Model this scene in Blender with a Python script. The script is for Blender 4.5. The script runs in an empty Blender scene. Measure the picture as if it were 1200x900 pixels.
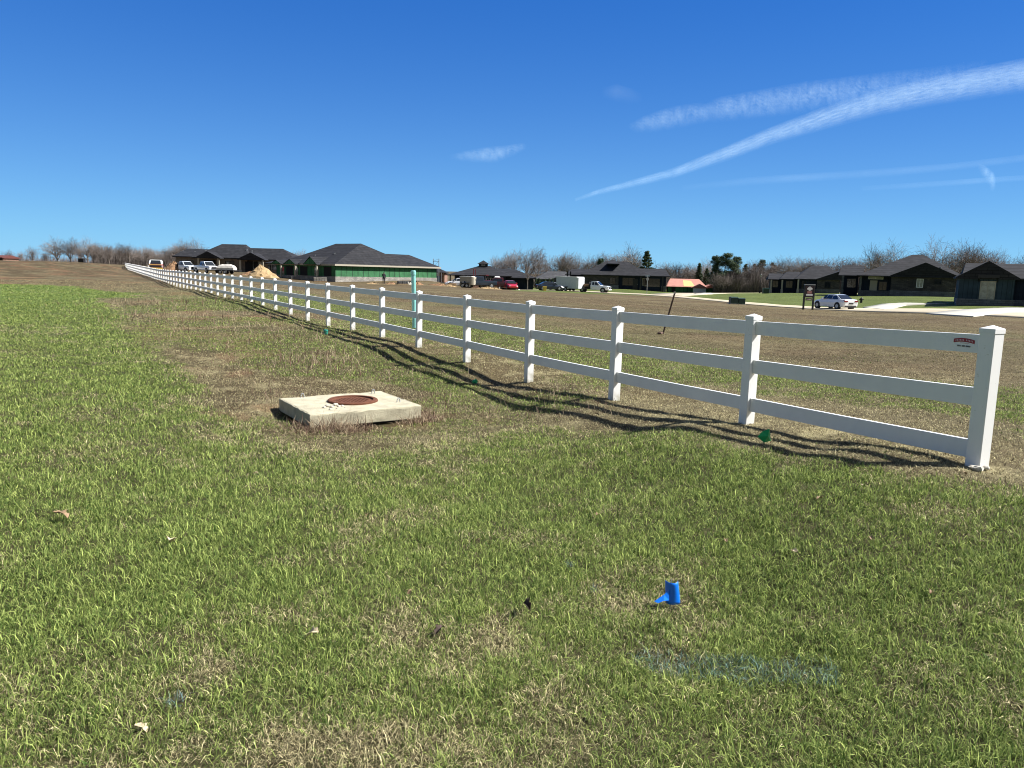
import bpy, math, random
import numpy as np
from mathutils import Vector, Matrix
random.seed(7); RNG = np.random.default_rng(11)
R = math.radians
scene = bpy.context.scene
COL = scene.collection

# ------------------------------------------------------------------ camera geometry
FOC, PITCH, ROLL, EYE = 870.0, math.atan(.15), .0235, 1.65     # focal length in pixels of a 1200 px wide frame
cP, sP, cR, sR = math.cos(PITCH), math.sin(PITCH), math.cos(ROLL), math.sin(ROLL)
def ray(px, py):
    x = (px-600)/FOC; y = -(py-450)/FOC
    X = cR*x - sR*y; Y = sR*x + cR*y
    return np.array([X, cP+Y*sP, -sP+Y*cP])
def horizon(px): return 450-FOC*(math.tan(PITCH)) + (px-600)*math.tan(ROLL)
def at(px, py, D):                                             # world point seen at px,py at depth D
    v = ray(px, py); v = v/v[1]*D
    return (v[0], v[1], v[2]+EYE)
def lat(px, D): return at(px, horizon(px), D)[0]
def hz(px, py, D): return at(px, py, D)[2]

# ------------------------------------------------------------------ noise
def _h(ix, iy, s):
    n = (ix.astype(np.int64)*374761393 + iy.astype(np.int64)*668265263 + s*974711) & 0x7fffffff
    n = ((n ^ (n >> 13))*1274126177) & 0x7fffffff
    return ((n ^ (n >> 16)) & 0xffff)/65535.0
def vnoise(x, y, s=0):
    ix = np.floor(x); iy = np.floor(y); fx = x-ix; fy = y-iy
    fx = fx*fx*(3-2*fx); fy = fy*fy*(3-2*fy)
    a = _h(ix, iy, s); b = _h(ix+1, iy, s); c = _h(ix, iy+1, s); d = _h(ix+1, iy+1, s)
    return (a*(1-fx)+b*fx)*(1-fy)+(c*(1-fx)+d*fx)*fy
def fbm(x, y, f, o=4, s=0):
    v = 0; a = .5; t = 0
    for i in range(o):
        v = v+a*vnoise(x*f+17.3*i, y*f-9.1*i, s+i*31); t += a; a *= .5; f *= 2.03
    return v/t
def sst(a, b, x):
    t = np.clip((x-a)/(b-a), 0, 1); return t*t*(3-2*t)

# ------------------------------------------------------------------ fence line (world metres)
FX = [(3.58,5.49),(2.51,7.69),(1.40,9.86),(.27,12.02),(-.89,14.17),(-2.07,16.30),(-3.26,18.44),(-4.45,20.56),(-5.66,22.69),
      (-6.86,24.81),(-8.07,26.92),(-9.29,29.04),(-10.5,31.16),(-11.71,33.27),(-12.93,35.39),(-14.14,37.51),(-15.36,39.62),
      (-16.57,41.74),(-17.78,43.86),(-18.99,45.98),(-20.2,48.1),(-21.41,50.22),(-22.62,52.34),(-23.83,54.46),(-25.03,56.58),
      (-26.24,58.7),(-27.45,60.82),(-28.65,62.94),(-29.85,65.06),(-31.06,67.19),(-32.26,69.31),(-33.46,71.43),(-34.67,73.55),
      (-35.87,75.68),(-37.07,77.8),(-38.27,79.93)]
FZ = [.28,.13,-.03,-.10,-.06,-.03,0,-.03,-.11,-.08,-.02,0,.04,.07,.05,.03,-.01,.04,.07,.06,.03,.04,0,-.03,-.05,-.09,-.13,-.15,
      -.12,-.08,-.02,.02,.03,.05,.06,.08]
while len(FX) < 71:
    x, y = FX[-1]; FX.append((x-2.44*math.sin(.512), y+2.44*math.cos(.512)))
    k = len(FX)-1; FZ.append(.08+(k-35)/35*.47)
FX = np.array(FX); FX[0] += (-.045, .0); FX[1] += (-.03, 0); FX[2] += (-.02, 0); FZ = np.array(FZ)
FTOP = np.array([1.35, 1.29, 1.25]+[1.22]*33+[1.22+.58*((k-35)/35)**1.0 for k in range(36, 71)])
FTOP[26:36] -= .03*np.sin(np.linspace(0, math.pi, 10))

# ------------------------------------------------------------------ terrain height
CP = []
def cp(px, D, z):
    v = ray(px, horizon(px)); CP.append((math.atan2(v[0], v[1]), math.log(D), z))
def cpw(x, y, z): CP.append((math.atan2(x, y), math.log(math.hypot(x, y)), z))
for px in range(-100, 1301, 200): cp(px, 2, 0)
for px in range(-100, 901, 200): cp(px, 4, 0)
cp(1100, 4, .10); cp(1300, 4, .15)
for i in list(range(0, 24))+list(range(26, 71, 5)): cpw(FX[i][0], FX[i][1], FZ[i])
for x, y, z in [(-4.1,17.66,-.05),(-1.17,12.08,-.16),(.01,9.87,-.16),(-.5,10.79,-.17),(-2.57,14.75,-.12),(-6.76,22.4,-.02),
                (-2.49,16.49,0),(-.31,12.08,-.17),(1.14,9.79,0),(2.1,6.36,.21),(2.5,6.0,.25),(1.75,7.15,.17),(2.24,7.6,.12),(2.8,6.6,.19),(2.6,5.3,.30),(1.8,5.3,.16),(-1.59,13.69,-.15)]: cpw(x, y, z)
cp(415, 8.6, -.13); cp(330, 9.5, -.06); cp(480, 7.5, -.08); cp(700, 6.5, -.06); cp(250, 14, -.04); cp(200, 25, -.04)
for px in (-150, 0, 100): cp(px, 10, 0); cp(px, 20, 0); cp(px, 35, 0); cp(px, 55, 0)
cp(485, 22, 0); cp(775, 23, -.15); cp(1000, 11, .12); cp(1200, 9, .3); cp(1000, 20, -.05); cp(1200, 20, 0)
cp(600, 40, -.2); cp(450, 45, -.1); cp(900, 40, -.5); cp(1200, 38, -.45); cp(1350, 38, -.45); cp(700, 70, -.6); cp(330, 70, -.05); cp(500, 80, -.35)
for px, D, z in [(0,80,.18),(0,110,.9),(0,150,1.65),(-150,110,1),(-150,150,1.8),(0,200,1.3),(-150,220,1.3),(0,300,0),(100,70,.1),(100,100,.5),(100,140,1.5),(100,170,1.6),
                 (100,250,1),(145,170,1.0),(190,160,.7),(240,100,.0),(240,127,.4),(205,150,.45),(330,150,.2),(305,124,.0),(391,122,-.63),(450,118,-.63),
                 (507,143,-.3),(340,135,-.3),(560,108,-.75),(560,140,-1.55),(600,130,-1.35),(650,120,-1.1),(650,180,-1.8),(695,129,-1.4),(730,155,-1.15),
                 (790,112,-1.25),(870,88,-1.25),(980,74,-1.2),(1100,63,-.95),(1200,55,-.95),(1300,50,-.9),(700,124,-1.42),(790,160,-1.7),(805,230,-3.2),
                 (890,160,-1.3),(940,148,-.9),(940,110,-1.1),(1080,105,-.25),(1155,72,-.6),(1250,68,-.6),(1060,84,-.85),(950,90,-1.25),(885,260,-2.6)]:
    cp(px, D, z)
for px, z in [(-200, 0), (0, 0), (300, -1), (600, -3), (900, -3.5), (1200, -2), (1400, -2)]: cp(px, 330, z)
for px in range(-200, 1401, 400): cp(px, 1000, -5); cp(px, 4000, -6)
CPA = np.array(CP); CK = 2.2
def _phi(a, l, A): 
    d2 = ((a[:, None]-A[None, :, 0])*CK)**2+(l[:, None]-A[None, :, 1])**2
    return np.sqrt(d2+.004)
_M = _phi(CPA[:, 0], CPA[:, 1], CPA)
_n = len(CPA)
_K = np.zeros((_n+1, _n+1)); _K[:_n, :_n] = _M-np.eye(_n)*.004; _K[:_n, _n] = 1; _K[_n, :_n] = 1
_W = np.linalg.solve(_K, np.concatenate([CPA[:, 2], [0]]))
def ground_np(x, y, rough=True):
    x = np.asarray(x, float).ravel(); y = np.asarray(y, float).ravel()
    a = np.clip(np.arctan2(x, np.where(y > .01, y, .01)), R(-44), R(44))
    D = np.hypot(x, y); l = np.log(np.clip(D, 1.6, 4500))
    z = np.empty_like(x)
    for i in range(0, len(x), 40000):
        z[i:i+40000] = _phi(a[i:i+40000], l[i:i+40000], CPA)@_W[:_n]+_W[_n]
    if rough:
        z = z - .15*np.exp(-((x+2.44)**2+(y-8.62)**2)/.32**2)*1.0
        z = z + (fbm(x, y, .9, 3, 5)-.5)*.05*sst(1, 6, D)*(1-sst(30, 60, D)) + (fbm(x, y, .12, 3, 9)-.5)*.16*sst(18, 40, D)*(1-sst(80, 140, D)) \
              + (vnoise(x*4, y*4, 3)-.5)*.022 + (vnoise(x*11, y*11, 4)-.5)*.006
    return z
def ground(x, y): return float(ground_np([x], [y])[0])
def on_ground(px, py, lo=1.5, hi=400):                         # where the line of sight through px,py meets the ground
    v = ray(px, py); v = v/v[1]
    d = np.geomspace(lo, hi, 900); z = EYE+v[2]*d; g = ground_np(v[0]*d, d, False)
    k = np.argmax(z < g); k = max(k, 1)
    return (v[0]*d[k], d[k])

# ------------------------------------------------------------------ object helpers
def tag(o, label=None, cat=None, group=None, kind=None):
    if label: o['label'] = label
    if cat: o['category'] = cat
    if group: o['group'] = group
    if kind: o['kind'] = kind
    return o
def empty(name, loc=(0, 0, 0), rz=0, label=None, cat=None, group=None):
    o = bpy.data.objects.new(name, None); COL.objects.link(o); o.location = loc; o.rotation_euler = (0, 0, rz)
    o.empty_display_size = .2
    return tag(o, label, cat, group)
class MB:
    def __init__(s): s.v = []; s.f = []
    def add(s, vs, fs):
        k = len(s.v); s.v += [tuple(p) for p in vs]; s.f += [tuple(i+k for i in f) for f in fs]; return s
    def box(s, a, b):
        (x0, y0, z0), (x1, y1, z1) = a, b
        return s.add([(x0,y0,z0),(x1,y0,z0),(x1,y1,z0),(x0,y1,z0),(x0,y0,z1),(x1,y0,z1),(x1,y1,z1),(x0,y1,z1)],
                     [(3,2,1,0),(4,5,6,7),(0,1,5,4),(1,2,6,5),(2,3,7,6),(3,0,4,7)])
    def prism(s, prof, y0, y1, axis='y'):                      # closed profile extruded along an axis
        n = len(prof)
        def P(a, b, t): return (a, t, b) if axis == 'y' else ((t, a, b) if axis == 'x' else (a, b, t))
        vs = [P(a, b, y0) for a, b in prof]+[P(a, b, y1) for a, b in prof]
        return s.add(vs, [tuple(range(n)), tuple(range(2*n-1, n-1, -1))]+[(i, i+n, (i+1) % n+n, (i+1) % n) for i in range(n)])
    def tube(s, p, q, r0, r1=None, n=8, cap=True):
        r1 = r0 if r1 is None else r1
        p = Vector(p); q = Vector(q); d = (q-p); 
        if d.length < 1e-6: return s
        d.normalize(); a = d.orthogonal().normalized(); b = d.cross(a)
        vs = []
        for c, r in ((p, r0), (q, r1)):
            for i in range(n):
                t = 2*math.pi*i/n; vs.append(tuple(c+a*math.cos(t)*r+b*math.sin(t)*r))
        fs = [(i, (i+1) % n, (i+1) % n+n, i+n) for i in range(n)]
        if cap: fs += [tuple(range(n-1, -1, -1)), tuple(range(n, 2*n))]
        return s.add(vs, fs)
    def loft(s, rings, cap=True):
        n = len(rings[0]); vs = [p for r in rings for p in r]; fs = []
        for k in range(len(rings)-1):
            for i in range(n): fs.append((k*n+i, k*n+(i+1) % n, (k+1)*n+(i+1) % n, (k+1)*n+i))
        if cap: fs += [tuple(range(n-1, -1, -1)), tuple(range((len(rings)-1)*n, len(rings)*n))]
        return s.add(vs, fs)
    def build(s, name, mat, parent=None, smooth=False, bevel=0):
        me = bpy.data.meshes.new(name); me.from_pydata(s.v, [], s.f); me.update()
        if mat: me.materials.append(mat)
        if smooth: me.shade_smooth()
        o = bpy.data.objects.new(name, me); COL.objects.link(o)
        if parent: o.parent = parent
        if bevel:
            m = o.modifiers.new('b', 'BEVEL'); m.width = bevel; m.segments = 2; m.limit_method = 'ANGLE'
        return o
def dup(root, loc, rz=0, sc=(1, 1, 1), label=None, group=None):
    r = root.copy(); COL.objects.link(r); r.location = loc; r.rotation_euler = (0, 0, rz); r.scale = sc
    if label: r['label'] = label
    if group: r['group'] = group
    for ch in list(root.children):
        c = ch.copy(); COL.objects.link(c); c.parent = r
        for g in list(ch.children):
            d = g.copy(); COL.objects.link(d); d.parent = c
    return r

# ------------------------------------------------------------------ materials
def mat(name, col, rough=.7, metal=0, noise=0, nscale=5, bump=0, bscale=30, spec=.5, col2=None, coat=0):
    m = bpy.data.materials.new(name); m.use_nodes = True; nt = m.node_tree; b = nt.nodes['Principled BSDF']
    b.inputs['Base Color'].default_value = (*col, 1); b.inputs['Roughness'].default_value = rough
    b.inputs['Metallic'].default_value = metal; b.inputs['Specular IOR Level'].default_value = spec
    b.inputs['Coat Weight'].default_value = coat
    if noise or col2:
        tc = nt.nodes.new('ShaderNodeTexCoord'); n = nt.nodes.new('ShaderNodeTexNoise'); n.inputs['Scale'].default_value = nscale
        n.inputs['Detail'].default_value = 6; n.inputs['Roughness'].default_value = .65
        nt.links.new(tc.outputs['Object'], n.inputs['Vector'])
        mx = nt.nodes.new('ShaderNodeMix'); mx.data_type = 'RGBA'
        c2 = col2 or tuple(c*(1-noise) for c in col)
        mx.inputs[6].default_value = (*c2, 1); mx.inputs[7].default_value = (*(col if col2 else tuple(min(1, c*(1+noise*.6)) for c in col)), 1)
        r = nt.nodes.new('ShaderNodeMapRange'); r.inputs[1].default_value = .35; r.inputs[2].default_value = .65
        nt.links.new(n.outputs['Fac'], r.inputs[0]); nt.links.new(r.outputs[0], mx.inputs[0]); nt.links.new(mx.outputs[2], b.inputs['Base Color'])
    if bump:
        tc = nt.nodes.new('ShaderNodeTexCoord'); n = nt.nodes.new('ShaderNodeTexNoise'); n.inputs['Scale'].default_value = bscale; n.inputs['Detail'].default_value = 5
        nt.links.new(tc.outputs['Object'], n.inputs['Vector'])
        bp = nt.nodes.new('ShaderNodeBump'); bp.inputs['Strength'].default_value = bump; bp.inputs['Distance'].default_value = .02
        nt.links.new(n.outputs['Fac'], bp.inputs['Height']); nt.links.new(bp.outputs[0], b.inputs['Normal'])
    return m
def brickmat(name, c1, c2, mortar, w, h, mort=.012, rough=.9, axis='u', off=.5, noise=True):
    m = bpy.data.materials.new(name); m.use_nodes = True; nt = m.node_tree; b = nt.nodes['Principled BSDF']
    b.inputs['Roughness'].default_value = rough; b.inputs['Specular IOR Level'].default_value = .2
    tc = nt.nodes.new('ShaderNodeTexCoord'); sp = nt.nodes.new('ShaderNodeSeparateXYZ'); cm = nt.nodes.new('ShaderNodeCombineXYZ')
    ad = nt.nodes.new('ShaderNodeMath'); ad.operation = 'ADD'
    nt.links.new(tc.outputs['Object'], sp.inputs[0]); nt.links.new(sp.outputs[0], ad.inputs[0]); nt.links.new(sp.outputs[1], ad.inputs[1])
    nt.links.new(ad.outputs[0], cm.inputs[0]); nt.links.new(sp.outputs[2], cm.inputs[1])
    br = nt.nodes.new('ShaderNodeTexBrick'); br.inputs['Scale'].default_value = 1; br.inputs['Brick Width'].default_value = w
    br.inputs['Row Height'].default_value = h; br.inputs['Mortar Size'].default_value = mort; br.offset = off
    br.inputs['Color1'].default_value = (*c1, 1); br.inputs['Color2'].default_value = (*c2, 1); br.inputs['Mortar'].default_value = (*mortar, 1)
    nt.links.new(cm.outputs[0], br.inputs['Vector'])
    n = nt.nodes.new('ShaderNodeTexNoise'); n.inputs['Scale'].default_value = 1.3; n.inputs['Detail'].default_value = 5; nt.links.new(tc.outputs['Object'], n.inputs['Vector'])
    hs = nt.nodes.new('ShaderNodeHueSaturation'); r = nt.nodes.new('ShaderNodeMapRange'); r.inputs[1].default_value = .3; r.inputs[2].default_value = .7; r.inputs[3].default_value = .75; r.inputs[4].default_value = 1.25
    nt.links.new(n.outputs['Fac'], r.inputs[0]); nt.links.new(r.outputs[0], hs.inputs['Value']); nt.links.new(br.outputs['Color'], hs.inputs['Color']); nt.links.new(hs.outputs[0], b.inputs['Base Color'])
    return m
M = {}
M['vinyl'] = mat('white_vinyl', (.80, .80, .79), .38, noise=.05, nscale=3, bump=.02, bscale=8)
def postmat():
    m = mat('post_vinyl', (.80, .80, .79), .38); nt = m.node_tree; b = nt.nodes['Principled BSDF']; N = nt.nodes.new; K = nt.links.new
    tc = N('ShaderNodeTexCoord'); sp = N('ShaderNodeSeparateXYZ'); K(tc.outputs['Object'], sp.inputs[0])
    n = N('ShaderNodeTexNoise'); n.inputs['Scale'].default_value = 14; n.inputs['Detail'].default_value = 6; K(tc.outputs['Object'], n.inputs['Vector'])
    r = N('ShaderNodeMapRange'); r.inputs[1].default_value = -.98; r.inputs[2].default_value = -1.25; K(sp.outputs[2], r.inputs[0])
    a = N('ShaderNodeMath'); a.operation = 'MULTIPLY'; K(r.outputs[0], a.inputs[0]); K(n.outputs['Fac'], a.inputs[1]); c = N('ShaderNodeMapRange'); c.inputs[1].default_value = .22; c.inputs[2].default_value = .62; c.inputs[4].default_value = .75; K(a.outputs[0], c.inputs[0])
    n2 = N('ShaderNodeTexNoise'); n2.inputs['Scale'].default_value = 45; K(tc.outputs['Object'], n2.inputs['Vector']); g = N('ShaderNodeMapRange'); g.inputs[1].default_value = .70; g.inputs[2].default_value = .76; g.inputs[4].default_value = .35; K(n2.outputs['Fac'], g.inputs[0])
    mx_ = N('ShaderNodeMath'); mx_.operation = 'MAXIMUM'; K(c.outputs[0], mx_.inputs[0]); K(g.outputs[0], mx_.inputs[1])
    x = N('ShaderNodeMix'); x.data_type = 'RGBA'; x.inputs[6].default_value = (.80, .80, .79, 1); x.inputs[7].default_value = (.36, .33, .22, 1); K(mx_.outputs[0], x.inputs[0]); K(x.outputs[2], b.inputs['Base Color']); return m
M['post'] = postmat()
M['concrete'] = mat('box_concrete', (.41, .375, .27), .93, noise=.22, nscale=6, bump=.35, bscale=60)
M['concrete_side'] = M['concrete']
M['rust'] = mat('rusty_iron', (.11, .045, .028), .95, noise=.5, nscale=12, bump=.6, bscale=80, spec=.15, col2=(.15, .065, .04))
M['road'] = mat('pale_concrete_road', (.40, .345, .25), .95, noise=.16, nscale=.25, bump=.1)
M['drive'] = mat('driveway_concrete', (.42, .40, .35), .95, noise=.10, nscale=.3)
M['shingle'] = brickmat('dark_shingles', (.018, .019, .023), (.027, .027, .031), (.011, .011, .013), .9, .32, .03)
M['shingle_light'] = brickmat('grey_shingles', (.05, .052, .058), (.066, .066, .07), (.035, .035, .04), .9, .32, .03)
M['tanbrick'] = brickmat('tan_brick', (.16, .12, .085), (.115, .09, .07), (.2, .17, .14), .24, .09, .012)
M['darkstone'] = brickmat('dark_stone_wall', (.085, .075, .07), (.04, .038, .04), (.03, .03, .03), .55, .17, .02)
M['palestone'] = brickmat('pale_stone_skirt', (.30, .28, .25), (.20, .19, .18), (.14, .13, .12), .6, .2, .02)
M['greystone'] = brickmat('grey_stone_skirt', (.14, .145, .15), (.10, .105, .11), (.07, .07, .07), .6, .2, .02)
M['greenboard'] = brickmat('green_sheathing', (.036, .125, .056), (.044, .148, .066), (.01, .04, .02), 1.22, 9, .06, off=0)
M['navy'] = brickmat('navy_siding', (.012, .018, .032), (.014, .020, .035), (.006, .01, .018), .3, 9, .02, off=0)
M['teal'] = brickmat('slate_teal_siding', (.028, .046, .064), (.032, .052, .070), (.014, .024, .034), .4, 9, .025, off=0)
M['black'] = mat('black_trim', (.008, .008, .01), .6)
M['darkgreen'] = mat('dark_green_metal', (.01, .035, .025), .45, noise=.2)
M['glass'] = mat('dark_window_glass', (.015, .018, .022), .08, spec=.8)
M['litglass'] = mat('pale_blinds_glass', (.30, .30, .26), .3, noise=.4, nscale=2)
M['white'] = mat('white_trim', (.75, .75, .73), .5)
M['cream'] = mat('cream_trim', (.32, .29, .23), .7)
M['beige'] = mat('beige_siding', (.38, .32, .23), .8, noise=.1)
M['opening'] = mat('dark_interior', (.006, .006, .008), .9)
M['lumber'] = mat('raw_lumber', (.30, .20, .11), .85, noise=.3, nscale=6)
M['redlumber'] = mat('red_brown_boards', (.16, .06, .04), .85, noise=.5, nscale=4, col2=(.30, .20, .15))
M['salmon'] = mat('salmon_roof_underlay', (.42, .19, .145), .8, noise=.12, nscale=1)
M['osb'] = mat('yellow_board', (.58, .42, .17), .8, noise=.15, nscale=2)
M['carwhite'] = mat('white_car_paint', (.72, .74, .77), .25, coat=.8)
M['tyre'] = mat('black_rubber', (.012, .012, .012), .8)
M['rim'] = mat('alloy_rim', (.35, .36, .38), .35, metal=.7)
M['redlamp'] = mat('red_lamp', (.18, .01, .015), .2)
M['headlamp'] = mat('clear_lamp', (.6, .6, .6), .15)
M['carred'] = mat('red_car_paint', (.42, .02, .03), .3, coat=.6)
M['maroon'] = mat('maroon_car_paint', (.10, .012, .016), .3, coat=.6)
M['carblue'] = mat('dark_blue_car_paint', (.012, .02, .035), .3, coat=.6)
M['yellow'] = mat('yellow_paint', (.62, .42, .08), .5)
M['trailer'] = mat('trailer_skin', (.56, .58, .61), .4, noise=.08)
M['galv'] = mat('galvanised_steel', (.32, .33, .34), .45, metal=.6)
M['tealpvc'] = mat('teal_pvc_pipe', (.22, .52, .50), .4, noise=.15, nscale=6)
M['blueflag'] = mat('blue_vinyl_flag', (.0, .15, .72), .35)
M['greenflag'] = mat('green_vinyl_flag', (.0, .30, .08), .4)
M['stake'] = mat('weathered_wood_stake', (.10, .06, .045), .9, noise=.4, nscale=8)
M['sand'] = mat('tan_sand', (.36, .25, .13), .98, noise=.25, nscale=1.5, bump=.5, bscale=6)
M['earth'] = mat('orange_brown_earth', (.26, .15, .08), .98, noise=.4, nscale=1.2, bump=.6, bscale=4)
M['leaf'] = mat('dry_leaf', (.24, .16, .09), .8, noise=.35, nscale=30)
M['leafpale'] = mat('pale_dry_leaf', (.52, .42, .27), .8, noise=.25, nscale=30)
M['leafdark'] = mat('dark_curled_leaf', (.05, .03, .02), .8, noise=.3, nscale=30)
M['stone'] = mat('pale_rubble', (.45, .42, .36), .95, noise=.3, nscale=12, bump=.4)
M['bark'] = mat('grey_bark', (.17, .145, .125), .95, noise=.3, nscale=2)
M['twig'] = mat('grey_brown_twigs', (.20, .165, .145), .95, noise=.25, nscale=.3)
M['twigred'] = mat('reddish_twigs', (.15, .125, .112), .95, noise=.25, nscale=.3)
M['needle'] = mat('pine_needles', (.022, .05, .02), .8, noise=.5, nscale=.6, col2=(.055, .085, .03))
M['skin'] = mat('skin', (.45, .28, .2), .6)
M['denim'] = mat('dark_clothes', (.02, .02, .028), .9)
M['redbrown'] = mat('red_brown_roof', (.10, .03, .025), .9)
M['stickred'] = mat('sticker_red', (.28, .012, .03), .5)
M['stickpale'] = mat('sticker_pale', (.62, .45, .48), .5)
M['stickblack'] = mat('sticker_black', (.02, .02, .03), .5)
def attrmat(name, transl=.0, bump=0, mottled=False, rough=.75):
    m = bpy.data.materials.new(name); m.use_nodes = True; nt = m.node_tree; nt.nodes.clear()
    out = nt.nodes.new('ShaderNodeOutputMaterial'); a = nt.nodes.new('ShaderNodeAttribute'); a.attribute_name = 'Col'
    d = nt.nodes.new('ShaderNodeBsdfPrincipled'); d.inputs['Roughness'].default_value = rough; d.inputs['Specular IOR Level'].default_value = .25 if transl else .05
    src = a.outputs['Color']
    if mottled:
        tc = nt.nodes.new('ShaderNodeTexCoord'); val = None
        for sc, lo, hi in ((2.2, .8, 1.2), (16, .62, 1.38), (75, .35, 1.65)):
            n = nt.nodes.new('ShaderNodeTexNoise'); n.inputs['Scale'].default_value = sc; n.inputs['Detail'].default_value = 8; n.inputs['Roughness'].default_value = .7
            nt.links.new(tc.outputs['Object'], n.inputs['Vector'])
            r = nt.nodes.new('ShaderNodeMapRange'); r.inputs[1].default_value = .3; r.inputs[2].default_value = .7; r.inputs[3].default_value = lo; r.inputs[4].default_value = hi
            nt.links.new(n.outputs['Fac'], r.inputs[0])
            vm = nt.nodes.new('ShaderNodeVectorMath'); vm.operation = 'SCALE'; nt.links.new(src, vm.inputs[0]); nt.links.new(r.outputs[0], vm.inputs['Scale']); src = vm.outputs[0]
            last = n
        bp = nt.nodes.new('ShaderNodeBump'); bp.inputs['Strength'].default_value = .7; bp.inputs['Distance'].default_value = .03
        nt.links.new(last.outputs['Fac'], bp.inputs['Height']); nt.links.new(bp.outputs[0], d.inputs['Normal'])
    nt.links.new(src, d.inputs['Base Color'])
    if transl:
        t = nt.nodes.new('ShaderNodeBsdfTranslucent'); nt.links.new(src, t.inputs['Color'])
        mx = nt.nodes.new('ShaderNodeMixShader'); mx.inputs[0].default_value = transl
        nt.links.new(d.outputs[0], mx.inputs[1]); nt.links.new(t.outputs[0], mx.inputs[2]); nt.links.new(mx.outputs[0], out.inputs[0])
    else: nt.links.new(d.outputs[0], out.inputs[0])
    return m
M['ground'] = attrmat('soil_and_thatch', mottled=True)
M['blade'] = attrmat('grass_blades', transl=.30)
def np_mesh(name, V, F4, F3, C, m):
    me = bpy.data.meshes.new(name); me.vertices.add(len(V)); me.vertices.foreach_set('co', V.astype(np.float32).ravel())
    parts = [a for a in (F4, F3) if a is not None and len(a)]
    loops = np.concatenate([a.ravel() for a in parts]); sizes = np.concatenate([np.full(len(a), a.shape[1]) for a in parts])
    me.loops.add(len(loops)); me.loops.foreach_set('vertex_index', loops.astype(np.int32))
    me.polygons.add(len(sizes)); st = np.concatenate([[0], np.cumsum(sizes)[:-1]]); me.polygons.foreach_set('loop_start', st.astype(np.int32))
    me.update(calc_edges=True)
    if C is not None:
        at_ = me.color_attributes.new('Col', 'FLOAT_COLOR', 'POINT')
        at_.data.foreach_set('color', np.concatenate([C, np.ones((len(C), 1))], 1).astype(np.float32).ravel())
    me.materials.append(m); o = bpy.data.objects.new(name, me); COL.objects.link(o); return o

# ------------------------------------------------------------------ ground cover zones (world space)
def in_poly(x, y, P):
    P = np.array(P); ins = np.zeros(x.shape, bool); dist = np.full(x.shape, 1e9)
    for i in range(len(P)):
        a = P[i]; b = P[(i+1) % len(P)]
        c = ((a[1] > y) != (b[1] > y)); t = (y-a[1])/(b[1]-a[1]+1e-12)
        ins ^= c & (x < a[0]+t*(b[0]-a[0]))
        ab = b-a; k = np.clip(((x-a[0])*ab[0]+(y-a[1])*ab[1])/(ab@ab+1e-12), 0, 1)
        dist = np.minimum(dist, np.hypot(x-a[0]-k*ab[0], y-a[1]-k*ab[1]))
    return np.where(ins, dist, -dist)                          # signed, metres
g0 = lambda px, py: on_ground(px, py)
NEAR_GREEN = [g0(-150, 331.5), g0(60, 334), g0(128, 336), g0(150, 350), g0(158, 380), g0(182, 420), g0(225, 455), g0(290, 492), g0(345, 520),
              g0(430, 528), g0(520, 512), g0(620, 500), g0(760, 508), g0(900, 528), g0(1060, 557), g0(1250, 585), (9, 3), (9, -9), (-60, -9), (-60, 30)]
SWALE_GREEN = [g0(385, 392), g0(430, 402), g0(560, 452), g0(700, 478), g0(640, 492), g0(520, 462), g0(430, 446), g0(400, 425)]
FAR_LAWN = [g0(604, 337), g0(604, 341), g0(660, 343), g0(720, 345.2), g0(790, 348), g0(870, 355), g0(1000, 362), g0(1200, 374), g0(1330, 382), (90, 80), (90, 260), (30, 300), (4, 170)]
FENCE_DIR = None
def fence_side(x, y):                                          # metres beyond the fence (negative = camera side)
    a = FX[0]; b = FX[40]; u = (b-a)/np.linalg.norm(b-a)
    return (x-a[0])*u[1]-(y-a[1])*u[0]
LAWN_A = np.array([.105, .150, .042]); LAWN_B = np.array([.055, .095, .018]); STRAW = np.array([.32, .265, .15]); BROWN = np.array([.115, .086, .046])
RED = np.array([.20, .105, .06]); SOIL = np.array([.055, .042, .026]); PALE = np.array([.78, .70, .40])
def zones(x, y):
    D = np.hypot(x, y)
    wob = (fbm(x, y, .8, 4, 1)-.5)*1.6+(fbm(x, y, .12, 3, 2)-.5)*.12*np.clip(D, 0, 60)
    ng = sst(-.5, .45, in_poly(x, y, NEAR_GREEN)+wob*(.35+D*.02))
    sg = sst(-.3, .3, in_poly(x, y, SWALE_GREEN)+wob*.4)*.62
    fs = fence_side(x, y)
    fg = sst(1.6, 2.6, fs+wob*.9)*(1-sst(4.6, 6.5, fs+wob*1.2))*.62*(1-sst(45, 70, D))
    fl = sst(-.6, .6, in_poly(x, y, FAR_LAWN)+wob*.4)
    ol = sst(.34, .56, fbm(x, y, .3, 4, 21))*np.where(fs < 0, .5, .42)*(1-sst(4, 9, fs)*.35)
    green = np.maximum.reduce([ng, sg, fg, fl, ol*(1-sst(30, 60, D))])
    return green, ng, fl, fs
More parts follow.
